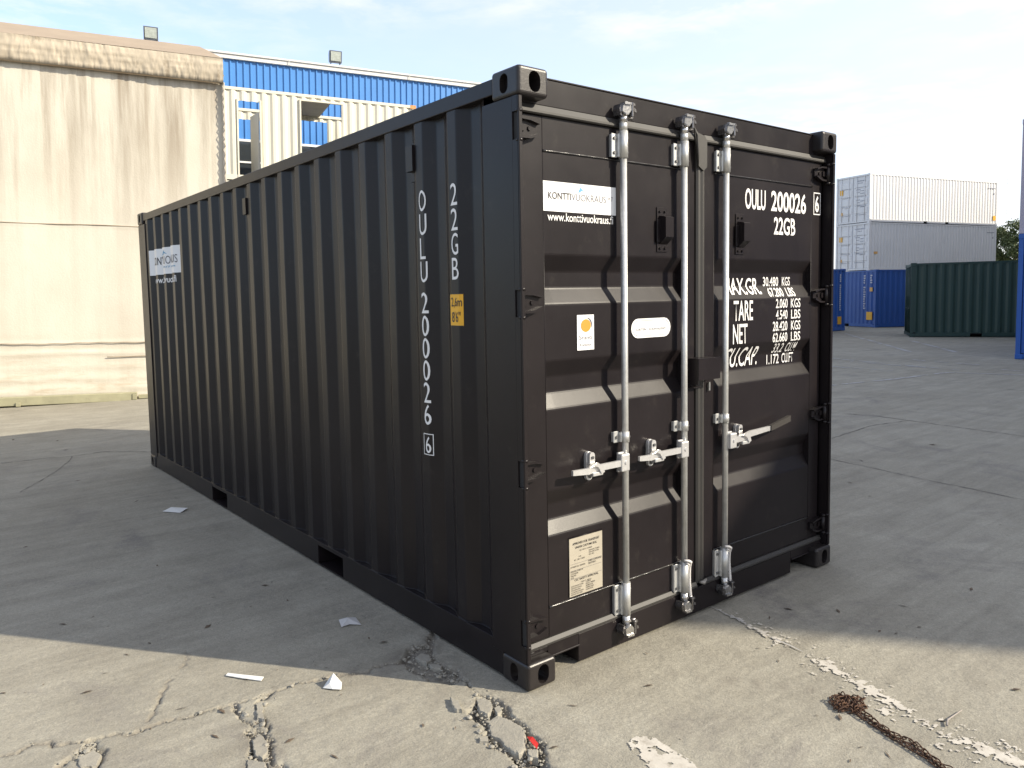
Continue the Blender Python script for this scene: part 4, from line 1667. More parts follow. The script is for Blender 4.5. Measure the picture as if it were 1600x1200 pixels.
# sewn seam and loose flap edges
for (pts, r_) in (([(a, -.012 + .004 * math.sin(a * 9), 3.07 + .006 * math.sin(a * 3)) for a in np.arange(TA0, TA1, .15)], .007),
                  ([(a, -.03, 1.035 + .005 * math.sin(a * 4.3) + .004 * math.sin(a * 17)) for a in np.arange(TA0, TA1, .06)], .007),
                  ([(a, -.03, .775 + .01 * a) for a in np.arange(.54, TA1, .1)], .008)):
    bm = B()
    tube(bm, pts, r_, 6)
    obj("seam", bm, M_tarp_plain, tent)

# gathered eaves band
nf, nv = 520, 14
vs_ = []
aa = np.linspace(-3.2, TA1 + .03, nf)
for j in range(nv):
    t = j / (nv - 1)
    b = 5.70 + .42 * t
    for a in aa:
        slant = a + .10 * t * math.sin(a * 1.7)
        g = (fbm(np.array([slant]), np.array([t * .25]), 15.0, 3, 2, 7)[0] - .42) * .052 * (1.0 - .55 * t)
        g += (fbm(np.array([a * .5]), np.array([t * 5]), 2.2, 3, 12, 7)[0] - .4) * .05
        bulge = .10 + .025 * math.sin(math.pi * t)
        if j == 0:
            bulge = .02
        if j == 1:
            b = 5.695
        vs_.append((a, -bulge - g, b + .004 * math.sin(a * 2.1) * (1 - t)))
fs = []
for j in range(nv - 1):
    for i in range(nf - 1):
        fs.append((j * nf + i, j * nf + i + 1, (j + 1) * nf + i + 1, (j + 1) * nf + i))
pymesh("eaves_band", vs_, fs, mat("tarp_eaves", (0.40, 0.345, 0.265), 0.7, var=0.14, vscale=3.0, bump=0.4, bscale=25, color2=(0.20, 0.155, 0.105), c2scale=7, c2pos=(0.55, 0.75), stretch=(1, 1, .35)), tent, True)
bm = B()
tube(bm, [(TA0, -.06, 5.715), (TA1, -.06, 5.715)], .035, 8)
obj("eaves_pole", bm, M_tarp_plain, tent)
# sloping roof, side wall
bm = B()
v = [bm.verts.new(p) for p in ((TA0, -.10, 6.11), (TA1 + .03, -.10, 6.13), (TA1 - .28, 1.25, 6.70), (TA0, 1.25, 6.70))]
bm.faces.new(v)
v2 = [bm.verts.new(p) for p in ((TA0, 1.251, 6.70), (TA1 - .28, 1.251, 6.70), (TA1 + .03, 3.4, 6.1), (TA0, 3.4, 6.1))]
bm.faces.new(v2)
v3 = [bm.verts.new(p) for p in ((TA1 + .03, -.10, 6.13), (TA1 + .03, 3.4, 6.1), (TA1 - .28, 1.25, 6.70))]
bm.faces.new(v3)
obj("tarp_roof", bm, M_tarp_plain, tent)
bm = B()
box(bm, TA1 - .02, TA1 + .01, .02, 3.4, -.3, 6.12)
obj("canvas_wall", bm, M_tarp, tent)
bm = B()
box(bm, TA1 - .0, TA1 + .055, -.06, .015, -.2, 5.72, .01)
obj("corner_pole", bm, mat("corner_pole_paint", (0.45, 0.42, 0.36), .6, var=.2, vscale=5), tent)
bm = B()
zz = .4
pts = []
rl = random.Random(3)
while zz < 5.9:
    pts.append((TA1 + (.035 if len(pts) % 2 else .0) + rl.uniform(-.01, .01), -.075, zz))
    zz += .075 + rl.uniform(-.03, .03)
tube(bm, pts, .008, 5)
obj("lacing_cord", bm, M_chain if False else mat("lacing_cord_grey", (0.22, 0.19, 0.16), .8), tent)
# beam at the foot of the canvas
bmz = B()
P0_, P1_ = (-9.0, 0.12), (1.0, 0.12)
box(bmz, -9.0, 1.00, -.16, -.02, .0, .15, .01)
foot = framed("timber_beam", "long greenish beam lying along the foot of the tarpaulin wall", "beam", (.349, 12.553, 0))
obj("beam_bar", bmz, M_green_beam, foot)
bmz = B()
box(bmz, 1.02, 2.6, -.10, -.04, .03, .10, .005)
box(bmz, .92, 1.00, -.175, -.161, .02, .13, .01)
box(bmz, -.85, -.78, -.19, -.161, -.01, .06, .005)
obj("beam_fitting", bmz, M_green_beam, foot)

# blue clad hall behind
BO = (12.03083769, 21.91090002, 7.59770499)     # local z = 0 is 7.6 m up
hall = framed("industrial_hall", "large blue clad industrial hall with white roof edge behind the shed", "building", BO)
HB = -8.2
bm = B()
a = -22.0
while a < 4.6:                                      # trapezoid cladding
    bm.faces.new([bm.verts.new(p) for p in ((a, 0, HB), (a + .150, 0, HB), (a + .150, 0, 1.90), (a, 0, 1.90))])
    bm.faces.new([bm.verts.new(p) for p in ((a + .150, 0, HB), (a + .162, -.035, HB), (a + .162, -.035, 1.90), (a + .150, 0, 1.90))])
    bm.faces.new([bm.verts.new(p) for p in ((a + .162, -.035, HB), (a + .203, -.035, HB), (a + .203, -.035, 1.90), (a + .162, -.035, 1.90))])
    bm.faces.new([bm.verts.new(p) for p in ((a + .203, -.035, HB), (a + .215, 0, HB), (a + .215, 0, 1.90), (a + .203, -.035, 1.90))])
    a += .215
obj("cladding", bm, M_blue, hall)
bm = B()
box(bm, -22, 4.75, -.10, .45, 1.90, 2.09, .01)
box(bm, -22, 4.75, -.14, -.102, 2.04, 2.10, .005)
obj("roof_flashing", bm, M_capwhite, hall)
for k in range(6):
    bm = B()
    a = -20 + k * 4.2
    box(bm, a, a + .03, -.145, -.1405, 1.90, 2.10)
    obj("flashing_joint", bm, mat("joint_grey", (.45, .44, .42), .6) if k == 0 else MATS["joint_grey"], hall)
bm = B()
box(bm, -22, 4.75, .46, 18, 1.6, 1.8)
obj("roof", bm, M_capwhite, hall)
bm = B()
box(bm, -22, 4.75, .1, 18, HB, 1.55)
obj("wall", bm, M_capwhite, hall)
# windows, seen through the cut-outs of the white container
for (a0, a1) in ((-5.6, -4.0), (-3.5, -1.6), (-1.1, .8), (1.3, 3.2)):
    fr = B()
    for (x0_, x1_, z0_, z1_) in ((a0, a1, -.72, -.64), (a0, a1, -1.42, -1.36), (a0, a1, -2.2, -2.14), (a0, a0 + .06, -2.14, -1.42), (a0, a0 + .06, -1.36, -.72), (a1 - .06, a1, -1.36, -.72), (a1 - .06, a1, -2.14, -1.42)):
        box(fr, x0_, x1_, -.09, -.036, z0_, z1_, .004)
    f_ = obj("window", fr, M_winframe, hall)
    pb = B()
    box(pb, a0 + .062, a1 - .062, -.060, -.050, -1.359, -.722)
    obj("pane", pb, M_glass, f_)
    pb = B()
    box(pb, a0 + .062, a1 - .062, -.060, -.050, -2.138, -1.422)
    obj("pane", pb, M_glass, f_)


def floodlight(a, label):
    o = framed("floodlight", label, "floodlight", tuple(Vector(BO) + BU * a + BW * 2.09), "floodlights along the roof edge of the blue hall")
    bm = B()
    s = .36
    prism(bm, [(-.06, .12), (-.10, .50), (.05, .50), (.10, .40), (.10, .20), (.05, .12)], 'x', -.21, .21)
    obj("lamp_housing", bm, M_lamp, o)
    bm = B()
    prism(bm, [(-.075, .155), (-.105, .465), (-.115, .465), (-.085, .155)], 'x', -.17, .17)
    obj("lamp_glass", bm, M_lampglass, o)
    bm = B()
    box(bm, -.16, .16, -.03, .10, .0, .035, .004)
    box(bm, -.17, -.14, -.01, .03, .0, .16, .004)
    box(bm, .14, .17, -.01, .03, .0, .16, .004)
    obj("bracket", bm, M_lamp, o)
    return o


floodlight(-7.41, "left floodlight on the roof edge above the tarpaulin shed")
floodlight(-1.60, "right floodlight on the white roof edge above the cut-open container")

# ------------------------------------------------------------------ cut-open white container on the stack
CW, CH, CL = 2.438, 2.591, 6.058


def sheet_x(bm, x0, x1, y, z0, z1, out=-1, pitch=.278, d=.036, phase=0.0):
    """corrugated sheet in an x-z wall; ribs follow a fixed lattice so split sheets line up"""
    raw = [(0, 0), (.072, 0), (.14, d), (.21, d), (.278, 0)]
    pts = []
    k = math.floor((x0 - phase) / pitch)
    while phase + k * pitch < x1:
        for (px_, pd) in raw[:-1]:
            pts.append((phase + k * pitch + px_, pd))
        k += 1
    pts.append((phase + k * pitch, 0))

    def val(x):
        for a, b in zip(pts[:-1], pts[1:]):
            if a[0] <= x <= b[0]:
                return a[1] + (b[1] - a[1]) * (x - a[0]) / (b[0] - a[0])
        return 0
    xs = [(x0, val(x0))] + [p for p in pts if x0 < p[0] < x1] + [(x1, val(x1))]
    b0 = [bm.verts.new((x, y - out * p * 1.0, z0)) for x, p in xs]
    b1 = [bm.verts.new((x, y - out * p * 1.0, z1)) for x, p in xs]
    for i in range(len(xs) - 1):
        bm.faces.new((b0[i], b0[i + 1], b1[i + 1], b1[i]))


def plain_container(name, label, cat, o, ux, LL, HH, m, group=None, markings=True, stickers=None, framed_=False, doors_mat=None):
    """closed container: local x = length, y = width away from the seen side, z up, doors at x = 0"""
    if framed_:
        t_ = framed(name, label, cat, o, group)
    else:
        t_ = thing(name, label, cat, o, math.atan2(ux[1], ux[0]), group)
    for xx in (0, LL - .178):
        for yy in (0, CW - .162):
            for zz in (0, HH - .118):
                bm = B()
                box(bm, xx - .003, xx + .181, yy - .003, yy + .165, zz, zz + .118, .01)
                obj("corner_casting", bm, m, t_)
    for xx in (.01, LL - .11):
        for yy in (.004, CW - .10):
            bm = B()
            box(bm, xx, xx + .10, yy, yy + .096, .118, HH - .118)
            obj("corner_post", bm, m, t_)
    for yy in (.006, CW - .066):
        bm = B()
        box(bm, .178, LL - .178, yy, yy + .06, HH - .09, HH - .02)
        obj("top_side_rail", bm, m, t_)
        bm = B()
        c = LL / 2
        for (p, q) in ((.178, c - 1.2), (c - .85, c + .85), (c + 1.2, LL - .178)):
            box(bm, p, q, yy, yy + .06, .02, .16)
        for (p, q) in ((c - 1.2, c - .85), (c + .85, c + 1.2)):
            box(bm, p, q, yy + .002, yy + .058, .135, .159)
        obj("bottom_side_rail", bm, m, t_)
    for yy, out in ((.012, -1), (CW - .012, 1)):
        bm = B()
        sheet_x(bm, .111, LL - .111, yy, .16, HH - .09, out, phase=.111)
        obj("side_panel", bm, m, t_)
    bm = B()
    box(bm, .05, LL - .05, .066, CW - .066, HH - .05, HH - .035)
    obj("roof_panel", bm, m, t_)
    bm = B()
    box(bm, .05, LL - .05, .05, CW - .05, .10, .14)
    obj("floor", bm, M_dark, t_)
    # blind end
    bm = B()
    box(bm, LL - .06, LL - .045, .10, CW - .10, .16, HH - .09)
    for k in range(8):
        yy = .18 + k * .27
        prism(bm, [(LL - .045, yy), (LL - .012, yy + .05), (LL - .012, yy + .12), (LL - .045, yy + .17)], 'z', .16, HH - .09)
    box(bm, LL - .08, LL - .006, .165, CW - .165, .02, .159)
    box(bm, LL - .08, LL - .006, .165, CW - .165, HH - .0895, HH - .02)
    obj("end_wall", bm, m, t_)
    # doors
    bm = B()
    box(bm, .008, .08, .165, CW - .165, HH - .118, HH - .02)
    box(bm, .008, .08, .165, CW - .165, .02, .13)
    obj("door_frame", bm, m, t_)
    for (y0_, y1_) in ((.105, CW / 2 - .012), (CW / 2 + .012, CW - .105)):
        bm = B()
        box(bm, .050, .09, y0_, y1_, .135, HH - .122, .004)
        for zc in (.62, 1.15, 1.68, 2.15):
            prism(bm, [(.050, zc - .05), (.030, zc - .02), (.030, zc + .30), (.050, zc + .33)], 'y', y0_ + .08, y1_ - .08)
        dr = obj("door", bm, m, t_)
        for yy in (y0_ + .28, y1_ - .28):
            bm = B()
            tube(bm, [(.012, yy, .08), (.012, yy, HH - .06)], .018, 8)
            box(bm, .0, .03, yy - .05, yy + .05, .04, .09)
            box(bm, .0, .03, yy - .05, yy + .05, HH - .09, HH - .04)
            box(bm, -.005, .012, yy - .03, yy + .32 if yy < (y0_ + y1_) / 2 else yy + .05, .98, 1.02)
            obj("locking_rod", bm, M_galv if m is M_whitec else m, dr)
    return t_


# the two closed containers that carry the opened one (mostly hidden)
stack_o = Vector((11.03856741, 18.03592909, 7.5977097)) - BU * CL - BN * 0
for tier in (0, 1):
    oo_ = stack_o - BW * (CH * (3 - tier) + .0)
    plain_container("shipping_container", ("bottom cream container of the stack beside the blue hall", "middle cream container of the stack beside the blue hall")[tier],
                    "shipping container", tuple(oo_), None, CL, CH, M_whitec, "cream containers stacked in front of the blue hall", framed_=True)
oc = framed("shipping_container", "cream container with two window openings cut in it, topmost beside the blue hall", "shipping container",
            tuple(stack_o - BW * CH), "cream containers stacked in front of the blue hall")


def LX(a):       # measured from the right end
    return CL + a


for xx in (0, CL - .178):
    for yy in (0, CW - .162):
        for zz in (0, CH - .118):
            bm = B()
            box(bm, xx - .003, xx + .181, yy - .003, yy + .165, zz, zz + .118, .01)
            c_ = obj("corner_casting", bm, M_rust if (xx > 1 and yy < 1 and zz > 1) else M_whitec, oc)
            if xx > 1 and yy < 1 and zz > 1:
                lab(c_, "rust streaked orange corner casting")
for xx in (.0, CL - .11):
    for yy in (.004, CW - .10):
        bm = B()
        box(bm, xx, xx + .10, yy, yy + .096, .118, CH - .118)
        obj("corner_post", bm, M_whitec, oc)
for yy in (.004, CW - .066):
    bm = B()
    box(bm, .178, CL - .178, yy, yy + .06, CH - .09, CH - .01)
    obj("top_side_rail", bm, M_whitec, oc)
    bm = B()
    box(bm, .178, CL - .178, yy, yy + .06, .02, .16)
    obj("bottom_side_rail", bm, M_whitec, oc)


def wall_with_holes(y, out, holes, name="side_panel"):
    bm = B()
    zlo, zhi = .16, CH - .09
    xs = .101
    for (h0, h1, z0_, z1_) in holes:
        sheet_x(bm, xs, h0, y, zlo, zhi, out, phase=.11)
        if z0_ > zlo:
            sheet_x(bm, h0, h1, y, zlo, z0_, out, phase=.11)
        if z1_ < zhi:
            sheet_x(bm, h0, h1, y, z1_, zhi, out, phase=.11)
        xs = h1
    sheet_x(bm, xs, CL - .111, y, zlo, zhi, out, phase=.11)
    obj(name, bm, M_whitec, oc)


OA = (LX(-5.22), LX(-4.64), CH - 2.46, CH - .37)
OB = (LX(-3.48), LX(-2.27), CH - 2.30, CH - .21)
wall_with_holes(.010, -1, [OA, OB])
wall_with_holes(CW - .010, 1, [(LX(-5.0), LX(-4.05), CH - 2.3, CH - .34), (LX(-3.35), LX(-2.24), CH - 2.3, CH - .21)])
for k, (x0_, x1_, z0_, z1_) in enumerate((OA, OB)):      # flat steel frames round the cut-outs
    bm = B()
    w_ = .045
    box(bm, x0_ - w_, x0_, -.012, .052, z0_ - w_, z1_ + w_, .003)
    box(bm, x1_, x1_ + w_, -.012, .052, z0_ - w_, z1_ + w_, .003)
    if k:
        box(bm, x0_, x1_, -.012, .052, z1_, z1_ + w_, .003)
        box(bm, x1_ - .03, x1_ - .001, -.002, .05, z0_, z1_ - .001, .002)
    box(bm, x0_, x1_, -.012, .052, z0_ - w_, z0_, .003)
    obj("opening_frame", bm, M_whitec, oc)
# steel shutter swung inward at the left opening
bm = B()
c0 = Vector((OA[1] - .01, .05))
d_ = Vector((-.15, .62))
p0, p1 = c0, c0 + d_
nrm = Vector((-d_.y, d_.x)).normalized() * .03
pl = [tuple(p0), tuple(p1), tuple(p1 + nrm), tuple(p0 + nrm)]
prism(bm, pl, 'z', OA[2] + .08, OA[3] - .28)
lab(obj("shutter", bm, M_shutter, oc), "grey shutter standing open in the left cut-out")
bm = B()      # roof survives only between the openings
box(bm, LX(-4.1), LX(-2.50), .06, CW - .067, CH - .06, CH - .045)
obj("roof_panel", bm, mat("cream_roof_underside", (.50, .46, .38), .6, var=.15, vscale=2), oc)
bm = B()
box(bm, .05, CL - .05, .06, CW - .06, .10, .15)
obj("floor", bm, M_dark, oc)
for xx in (.02, CL - .03):
    bm = B()
    box(bm, xx, xx + .01, .1, CW - .1, .16, CH - .09)
    obj("end_wall", bm, M_whitec, oc)

# ------------------------------------------------------------------ BACKGROUND RIGHT
def box_mark(t_, name, x0_, x1_, z0_, z1_, m, y=-.004):
    bm = B()
    box(bm, x0_, x1_, y - .004, y + .016, z0_, z1_)
    return obj(name, bm, m, t_)


def end_mark(t_, name, y0_, y1_, z0_, z1_, m, x=.016):
    bm = B()
    box(bm, x - .004, x, y0_, y1_, z0_, z1_)
    return obj(name, bm, m, t_)


def side_marks(t_, x, z1_, n, m, dz=.085, w=.05):
    bm = B()
    rr = random.Random(int(x * 100))
    for k in range(n):
        if k == 4:
            continue
        z_ = z1_ - k * dz
        # strokes of upright stencilled characters
        kind = rr.randint(0, 3)
        box(bm, x, x + w * .25, -.006, .010, z_ - .060, z_)
        if kind != 1:
            box(bm, x + w * .75, x + w, -.006, .010, z_ - .060, z_)
        if kind != 2:
            box(bm, x + w * .25, x + w * .75, -.006, .010, z_ - .060, z_ - .046)
        if kind != 3:
            box(bm, x + w * .25, x + w * .75, -.006, .010, z_ - .014, z_)
    return obj("painted_number", bm, m, t_)


GRP = "containers stacked at the far side of the yard"
blueB = plain_container("shipping_container", "blue container just showing beyond the right post of the black container", "shipping container",
                        (23.65, 14.19, 0), (1, 0), 6.058, 2.591, M_bluec2)
side_marks(blueB, 5.60, 2.36, 18, M_white_txt, .085, .07)
box_mark(blueB, "yellow_sticker", 5.46, 5.74, .28, .60, M_yellow)
GREEN_XY = (26.22, 10.03)
ax = Vector((-.45, -.89)).normalized()
oA = Vector((32.62, 14.33)) - ax * 6.058
blueA = plain_container("shipping_container", "dark blue container with white number and yellow sticker left of the green one", "shipping container",
                        (oA.x, oA.y, 0), ax, 6.058, 2.591, M_bluec)
side_marks(blueA, 5.25, 2.36, 15, M_white_txt, .105, .10)
side_marks(blueA, 5.70, 2.36, 4, M_white_txt, .105, .10)
box_mark(blueA, "orange_sticker", 5.66, 5.84, 1.62, 1.80, M_orangemark)
box_mark(blueA, "yellow_sticker", 5.46, 5.84, .34, .70, M_yellow)
green = plain_container("shipping_container", "dark green container standing alone on the yard floor", "shipping container",
                        (GREEN_XY[0], GREEN_XY[1], 0), (.4695, -.8829), 6.058, 2.591, M_greenc)
# tall white pair on a third one
wx = (.9755, -.22)
w0 = (44.77, 20.66)
for tier, lb in enumerate(("lowest white forty foot container, hidden behind the blue ones", "lower visible white forty foot container lying in shade",
                           "top white forty foot container catching the sun")):
    t_ = plain_container("shipping_container", lb, "shipping container", (w0[0], w0[1], 2.896 * tier), wx, 12.192, 2.896, M_whitefar, "white forty foot containers stacked behind the blue ones")
    if tier:
        end_mark(t_, "yellow_sticker", 1.93, 2.17, 1.80, 2.10, M_yellow, .008)
        end_mark(t_, "orange_sticker", 1.95, 2.08, .55, .72, M_orangemark, .008)
        rr = random.Random(tier)
        bm = B()
        for (zz, y0_, y1_) in ((2.50, .35, .95), (2.36, .55, .85), (1.98, .70, .95), (1.90, .35, .65), (1.82, .72, .95), (1.74, .38, .66),
                               (1.36, .72, .95), (1.28, .35, .66), (1.20, .72, .95), (1.02, .70, .95), (.94, .35, .68)):
            y = y0_
            while y < y1_:
                wv = rr.uniform(.03, .07)
                box(bm, .022, .0262, y, y + wv, zz, zz + .05)
                y += wv + .035
        obj("painted_text", bm, M_darkmark, t_)
        bm = B()  # dark strips painting in shade at the door joint and between pressings
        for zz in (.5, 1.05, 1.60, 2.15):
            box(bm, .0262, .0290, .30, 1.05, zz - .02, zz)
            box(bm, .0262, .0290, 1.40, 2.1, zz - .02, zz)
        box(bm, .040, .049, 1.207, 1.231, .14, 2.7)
        obj("painted_shade_strip", bm, M_darkmark, t_)
        bm = B()
        for k in range(6):
            xx = 11.2 + k * .13
            box(bm, xx, xx + .07, -.006, .010, 2.42, 2.47)
        box(bm, 11.78, 11.84, -.006, .010, 2.05, 2.16)
        obj("painted_text", bm, M_darkmark, t_)
        if tier == 2:
            box_mark(t_, "yellow_sticker", 11.75, 12.02, .35, .66, M_yellow)
        else:
            box_mark(t_, "orange_sticker", .45, .75, .98, 1.12, M_orangemark)

# stack at the right edge of the view
e0 = (18.853, 1.884)
ue = (.995, .10)
plain_container("shipping_container", "blue container at the right edge of the yard, bottom of its stack", "shipping container",
                (*e0, 0), ue, 6.058, 2.896, M_bluec2)
plain_container("shipping_container", "lilac grey container on top of the blue one at the right edge", "shipping container",
                (*e0, 2.896), ue, 6.058, 2.591, M_purple)

# unseen warehouses, added outside the view to cast the yard's shade
def hall_box(name, label, o, ux, LL, DD, HH):
    t_ = thing(name, label, "shade_warehouse", (o[0], o[1], 0), math.atan2(ux[1], ux[0]))
    bm = B()
    box(bm, 0, LL, 0, DD, -.2, HH - .3)
    k = 0.0
    while k < LL - .2:
        box(bm, k, k + .06, -.03, 0.0, 0, HH - .3)
        k += .45
    obj("wall", bm, M_warehouse, t_)
    bm = B()
    box(bm, -.12, LL + .12, -.12, DD + .12, HH - .3, HH, .02)
    obj("roof", bm, M_capwhite, t_)
    for k in range(int(LL // 6)):
        bm = B()
        box(bm, 1.5 + 6 * k, 4.9 + 6 * k, -.05, -.031, 0, 4.2)
        obj("roller_door", bm, M_bluec, t_)
    return t_


import math as _m
wa = Vector((.34, .94)).normalized()
endp = Vector((11.5, -13.4)) + wa * 14.5
# local +y must point away (to the right): run from the north end back to the corner
hall_box("shade_warehouse", "grey building added beyond the frame to shade the yard", (endp.x, endp.y), (-wa.x, -wa.y), 14.5, 15, 10.55) if False else None
t_ = thing("shade_warehouse", "unseen grey building with blue roller doors, added right of the camera to shade the yard", "shade_warehouse", (11.5, -13.4, 0), math.atan2(wa.y, wa.x))
bm = B(); box(bm, 0, 14.5, -15, 0, -.2, 10.25)
k = 0.1
while k < 14.3:
    box(bm, k, k + .06, 0, .03, 0, 10.25)
    k += .45
obj("wall", bm, M_warehouse, t_)
bm = B(); box(bm, -.0, 14.6, -15.1, .0315, 10.2505, 10.55, .02)
obj("roof", bm, M_capwhite, t_)
for k in range(2):
    bm = B(); box(bm, 1.5 + 6.5 * k, 5.5 + 6.5 * k, .0315, .06, 0, 4.2)
    obj("roller_door", bm, M_bluec, t_)
wb = Vector((.95, .316)).normalized()
t_ = thing("shade_warehouse", "long unseen grey building added beyond the right edge to shade the yard", "shade_warehouse", (25.4, 5.15, 0), math.atan2(wb.y, wb.x))
bm = B(); box(bm, 0, 21.5, -14, 0, -.2, 10.3)
obj("wall", bm, M_warehouse, t_)
bm = B(); box(bm, -.1, 21.6, -14.1, .05, 10.3005, 10.6, .02)
obj("roof", bm, M_capwhite, t_)
wc = Vector((.9755, -.22)).normalized()
t_ = thing("shade_warehouse", "farthest unseen grey building, added to shade the white container stack", "shade_warehouse", (49.2, 13.2, 0), math.atan2(wc.y, wc.x))
bm = B(); box(bm, 0, 22, -12, 0, -.2, 11.7)
obj("wall", bm, M_warehouse, t_)
bm = B(); box(bm, -.1, 22.1, -12.1, .05, 11.7005, 12.0, .02)
obj("roof", bm, M_capwhite, t_)


# ------------------------------------------------------------------ tree and mast
def tree(name, label, loc, h, cr_, seed):
    t_ = thing(name, label, "tree", loc)
    rr = random.Random(seed)
    bm = B()
    tube(bm, [(0, 0, -.1), (.05, .02, h * .25), (-.05, .05, h * .5), (.02, 0, h * .8)], [.20, .16, .11, .04], 8)
    tips = []
    for k in range(9):
        a = rr.uniform(0, 6.28)
        z0_ = h * rr.uniform(.28, .6)
        e = Vector((math.cos(a) * cr_ * rr.uniform(.5, .8), math.sin(a) * cr_ * rr.uniform(.5, .8), z0_ + h * rr.uniform(.12, .3)))
        tube(bm, [(0, 0, z0_), (e.x * .5, e.y * .5, (z0_ + e.z) / 2 + .1), tuple(e)], [.07, .045, .015], 6)
        tips.append(e)
    obj("trunk", bm, M_wood, t_)
    vs_, fs = [], []
    clumps = []
    for k in range(80):
        a = rr.uniform(0, 6.28)
        u_ = rr.uniform(-1, 1)
        q = rr.uniform(.45, 1.0)
        s_ = math.sqrt(1 - u_ * u_)
        clumps.append((Vector((math.cos(a) * s_ * cr_ * q, math.sin(a) * s_ * cr_ * q, h * .62 + u_ * h * .34 * q)), rr.uniform(.30, .62)))
    for c, r_ in clumps:
        for q in range(190):
            d_ = Vector((rr.gauss(0, 1), rr.gauss(0, 1), rr.gauss(0, .8))).normalized() * r_ * rr.uniform(.5, 1.1)
            p = c + d_
            a1 = Vector((rr.uniform(-1, 1), rr.uniform(-1, 1), rr.uniform(-1, 1))).normalized() * .085
            a2 = a1.cross(Vector((rr.uniform(-1, 1), rr.uniform(-1, 1), rr.uniform(-1, 1)))).normalized() * .052
            b = len(vs_)
            vs_ += [tuple(p - a1), tuple(p + a2), tuple(p + a1), tuple(p - a2)]
            fs.append((b, b + 1, b + 2, b + 3))
    pymesh("crown", vs_, fs, M_leaf if seed % 2 else M_leaf2, t_)
    return t_


tree("broadleaf_tree", "bushy green tree rising between the white stack and the right edge", (66.2, 19.6, 0), 7.5, 2.6, 3)
tree("broadleaf_tree", "lower pale green tree behind the bushy one at the right edge", (70.5, 18.6, 0), 6.4, 2.4, 8)
mast = thing("radio_mast", "thin lattice radio mast far beyond the trees", "mast", (95.5, 30.6, 0))
bm = B()
for (sx_, sy_) in ((-.18, -.1), (.18, -.1), (0, .2)):
    tube(bm, [(sx_, sy_, 0), (sx_ * .5, sy_ * .5, 13.6)], .014, 5)
zz = .5
while zz < 13.2:
    w_ = .18 * (1 - zz / 31)
    tube(bm, [(-w_, -.05, zz), (w_, -.05, zz + .4)], .010, 4)
    tube(bm, [(w_, -.05, zz + .4), (-w_, -.05, zz + .8)], .010, 4)
    zz += .8
obj("lattice", bm, M_capwhite, mast)

# ------------------------------------------------------------------ LITTER AND CHAIN
def litter(name, label, cat, verts_, faces_, m, group=None, thick=.0006):
    bm = B()
    vv = [bm.verts.new(v) for v in verts_]
    for f in faces_:
        bm.faces.new([vv[i] for i in f])
    o = obj(name, bm, m)
    md = o.modifiers.new("t", 'SOLIDIFY')
    md.thickness = thick
    md.offset = 1
    return tag(o, label, cat, group)


litter("paper_sheet", "flat white sheet of paper lying in the shadow left of the container", "paper",
       [(-0.410, 4.060, .004), (-0.321, 4.140, .006), (-0.228, 4.005, .010), (-0.310, 3.925, .003), (-.315, 4.03, .012)],
       [(0, 4, 1), (1, 4, 2), (2, 4, 3), (3, 4, 0)], M_paper)
litter("paper_scrap", "creased scrap of newspaper in the shadow near the container side", "paper",
       [(-0.277, 1.205, .003), (-0.240, 1.185, .012), (-0.250, 1.150, .022), (-0.309, 1.112, .004), (-0.205, 1.155, .012), (-0.216, 1.072, .003), (-.262, 1.110, .006)],
       [(0, 1, 2, 3), (1, 4, 2), (2, 4, 5, 6), (2, 6, 3)], M_paper2)
litter("paper_strip", "narrow white strip of card lying on the sunlit concrete", "card strip",
       [(-0.944, 0.985, .004), (-0.929, 1.000, .005), (-0.882, .930, .008), (-0.816, 0.861, .004), (-0.838, 0.836, .003), (-.897, .908, .006)],
       [(0, 1, 2, 5), (5, 2, 3, 4)], M_paper, None, .003)
litter("paper_cone", "crumpled white paper standing up like a cone at the shadow edge", "paper",
       [(-.655, .600, .002), (-.628, .560, .004), (-.600, .535, .003), (-.570, .590, .002), (-.600, .655, .003), (-.603, .600, .052), (-.630, .584, .022)],
       [(0, 1, 6), (1, 2, 5, 6), (2, 3, 5), (3, 4, 5), (4, 0, 6, 5)], M_paper)
litter("plastic_scrap", "torn scrap of red plastic beside the broken slab", "plastic scrap",
       [(-.226, -.255, .012), (-.214, -.275, .016), (-.225, -.320, .014), (-.248, -.338, .010), (-.243, -.290, .020)],
       [(0, 1, 4), (1, 2, 4), (2, 3, 4), (3, 0, 4)], M_red)
bm = B()
tube(bm, [(1.062, -1.212, .006), (1.10, -1.20, .010), (1.222, -1.204, .007)], [.0045, .003, .002], 6)
tag(obj("stick", bm, mat("grey_stick", (.25, .22, .2), .8)), "thin grey stick lying right of the chain", "stick")

# scattered twigs and grit over the yard
db = B()
rr = random.Random(77)
for k in range(760):
    if rr.random() < .5:
        x, y = rr.uniform(-1.9, 1.9), rr.uniform(-1.6, 2.2)
    else:
        t = rr.random() ** 1.6
        x, y = rr.uniform(-2.2, 8) , rr.uniform(-2.5, 9)
    if 0 - .05 < x < W + .05 and -.0 < y < L:
        continue
    L_ = rr.choice((.002, .002, .003, .003, .004, .006, .010, .018)) * (1 + .12 * math.hypot(x + 2, y + 2.4))
    a = rr.uniform(0, 3.14)
    c, s = math.cos(a) * L_, math.sin(a) * L_
    w_ = L_ * rr.uniform(.12, .45)
    wx_, wy_ = -math.sin(a) * w_, math.cos(a) * w_
    L_ *= .62
    w_ *= .6
    z_ = rr.uniform(.0005, .0015)
    vv = [(x - c, y - s, z_), (x + wx_, y + wy_, z_ + w_ * .8), (x + c, y + s, z_ + .001), (x - wx_, y - wy_, z_)]
    v4 = [db.verts.new(p) for p in vv]
    db.faces.new(v4)
    top = db.verts.new((x, y, z_ + w_ * .7))
    for i in range(4):
        db.faces.new((v4[i], v4[(i + 1) % 4], top))
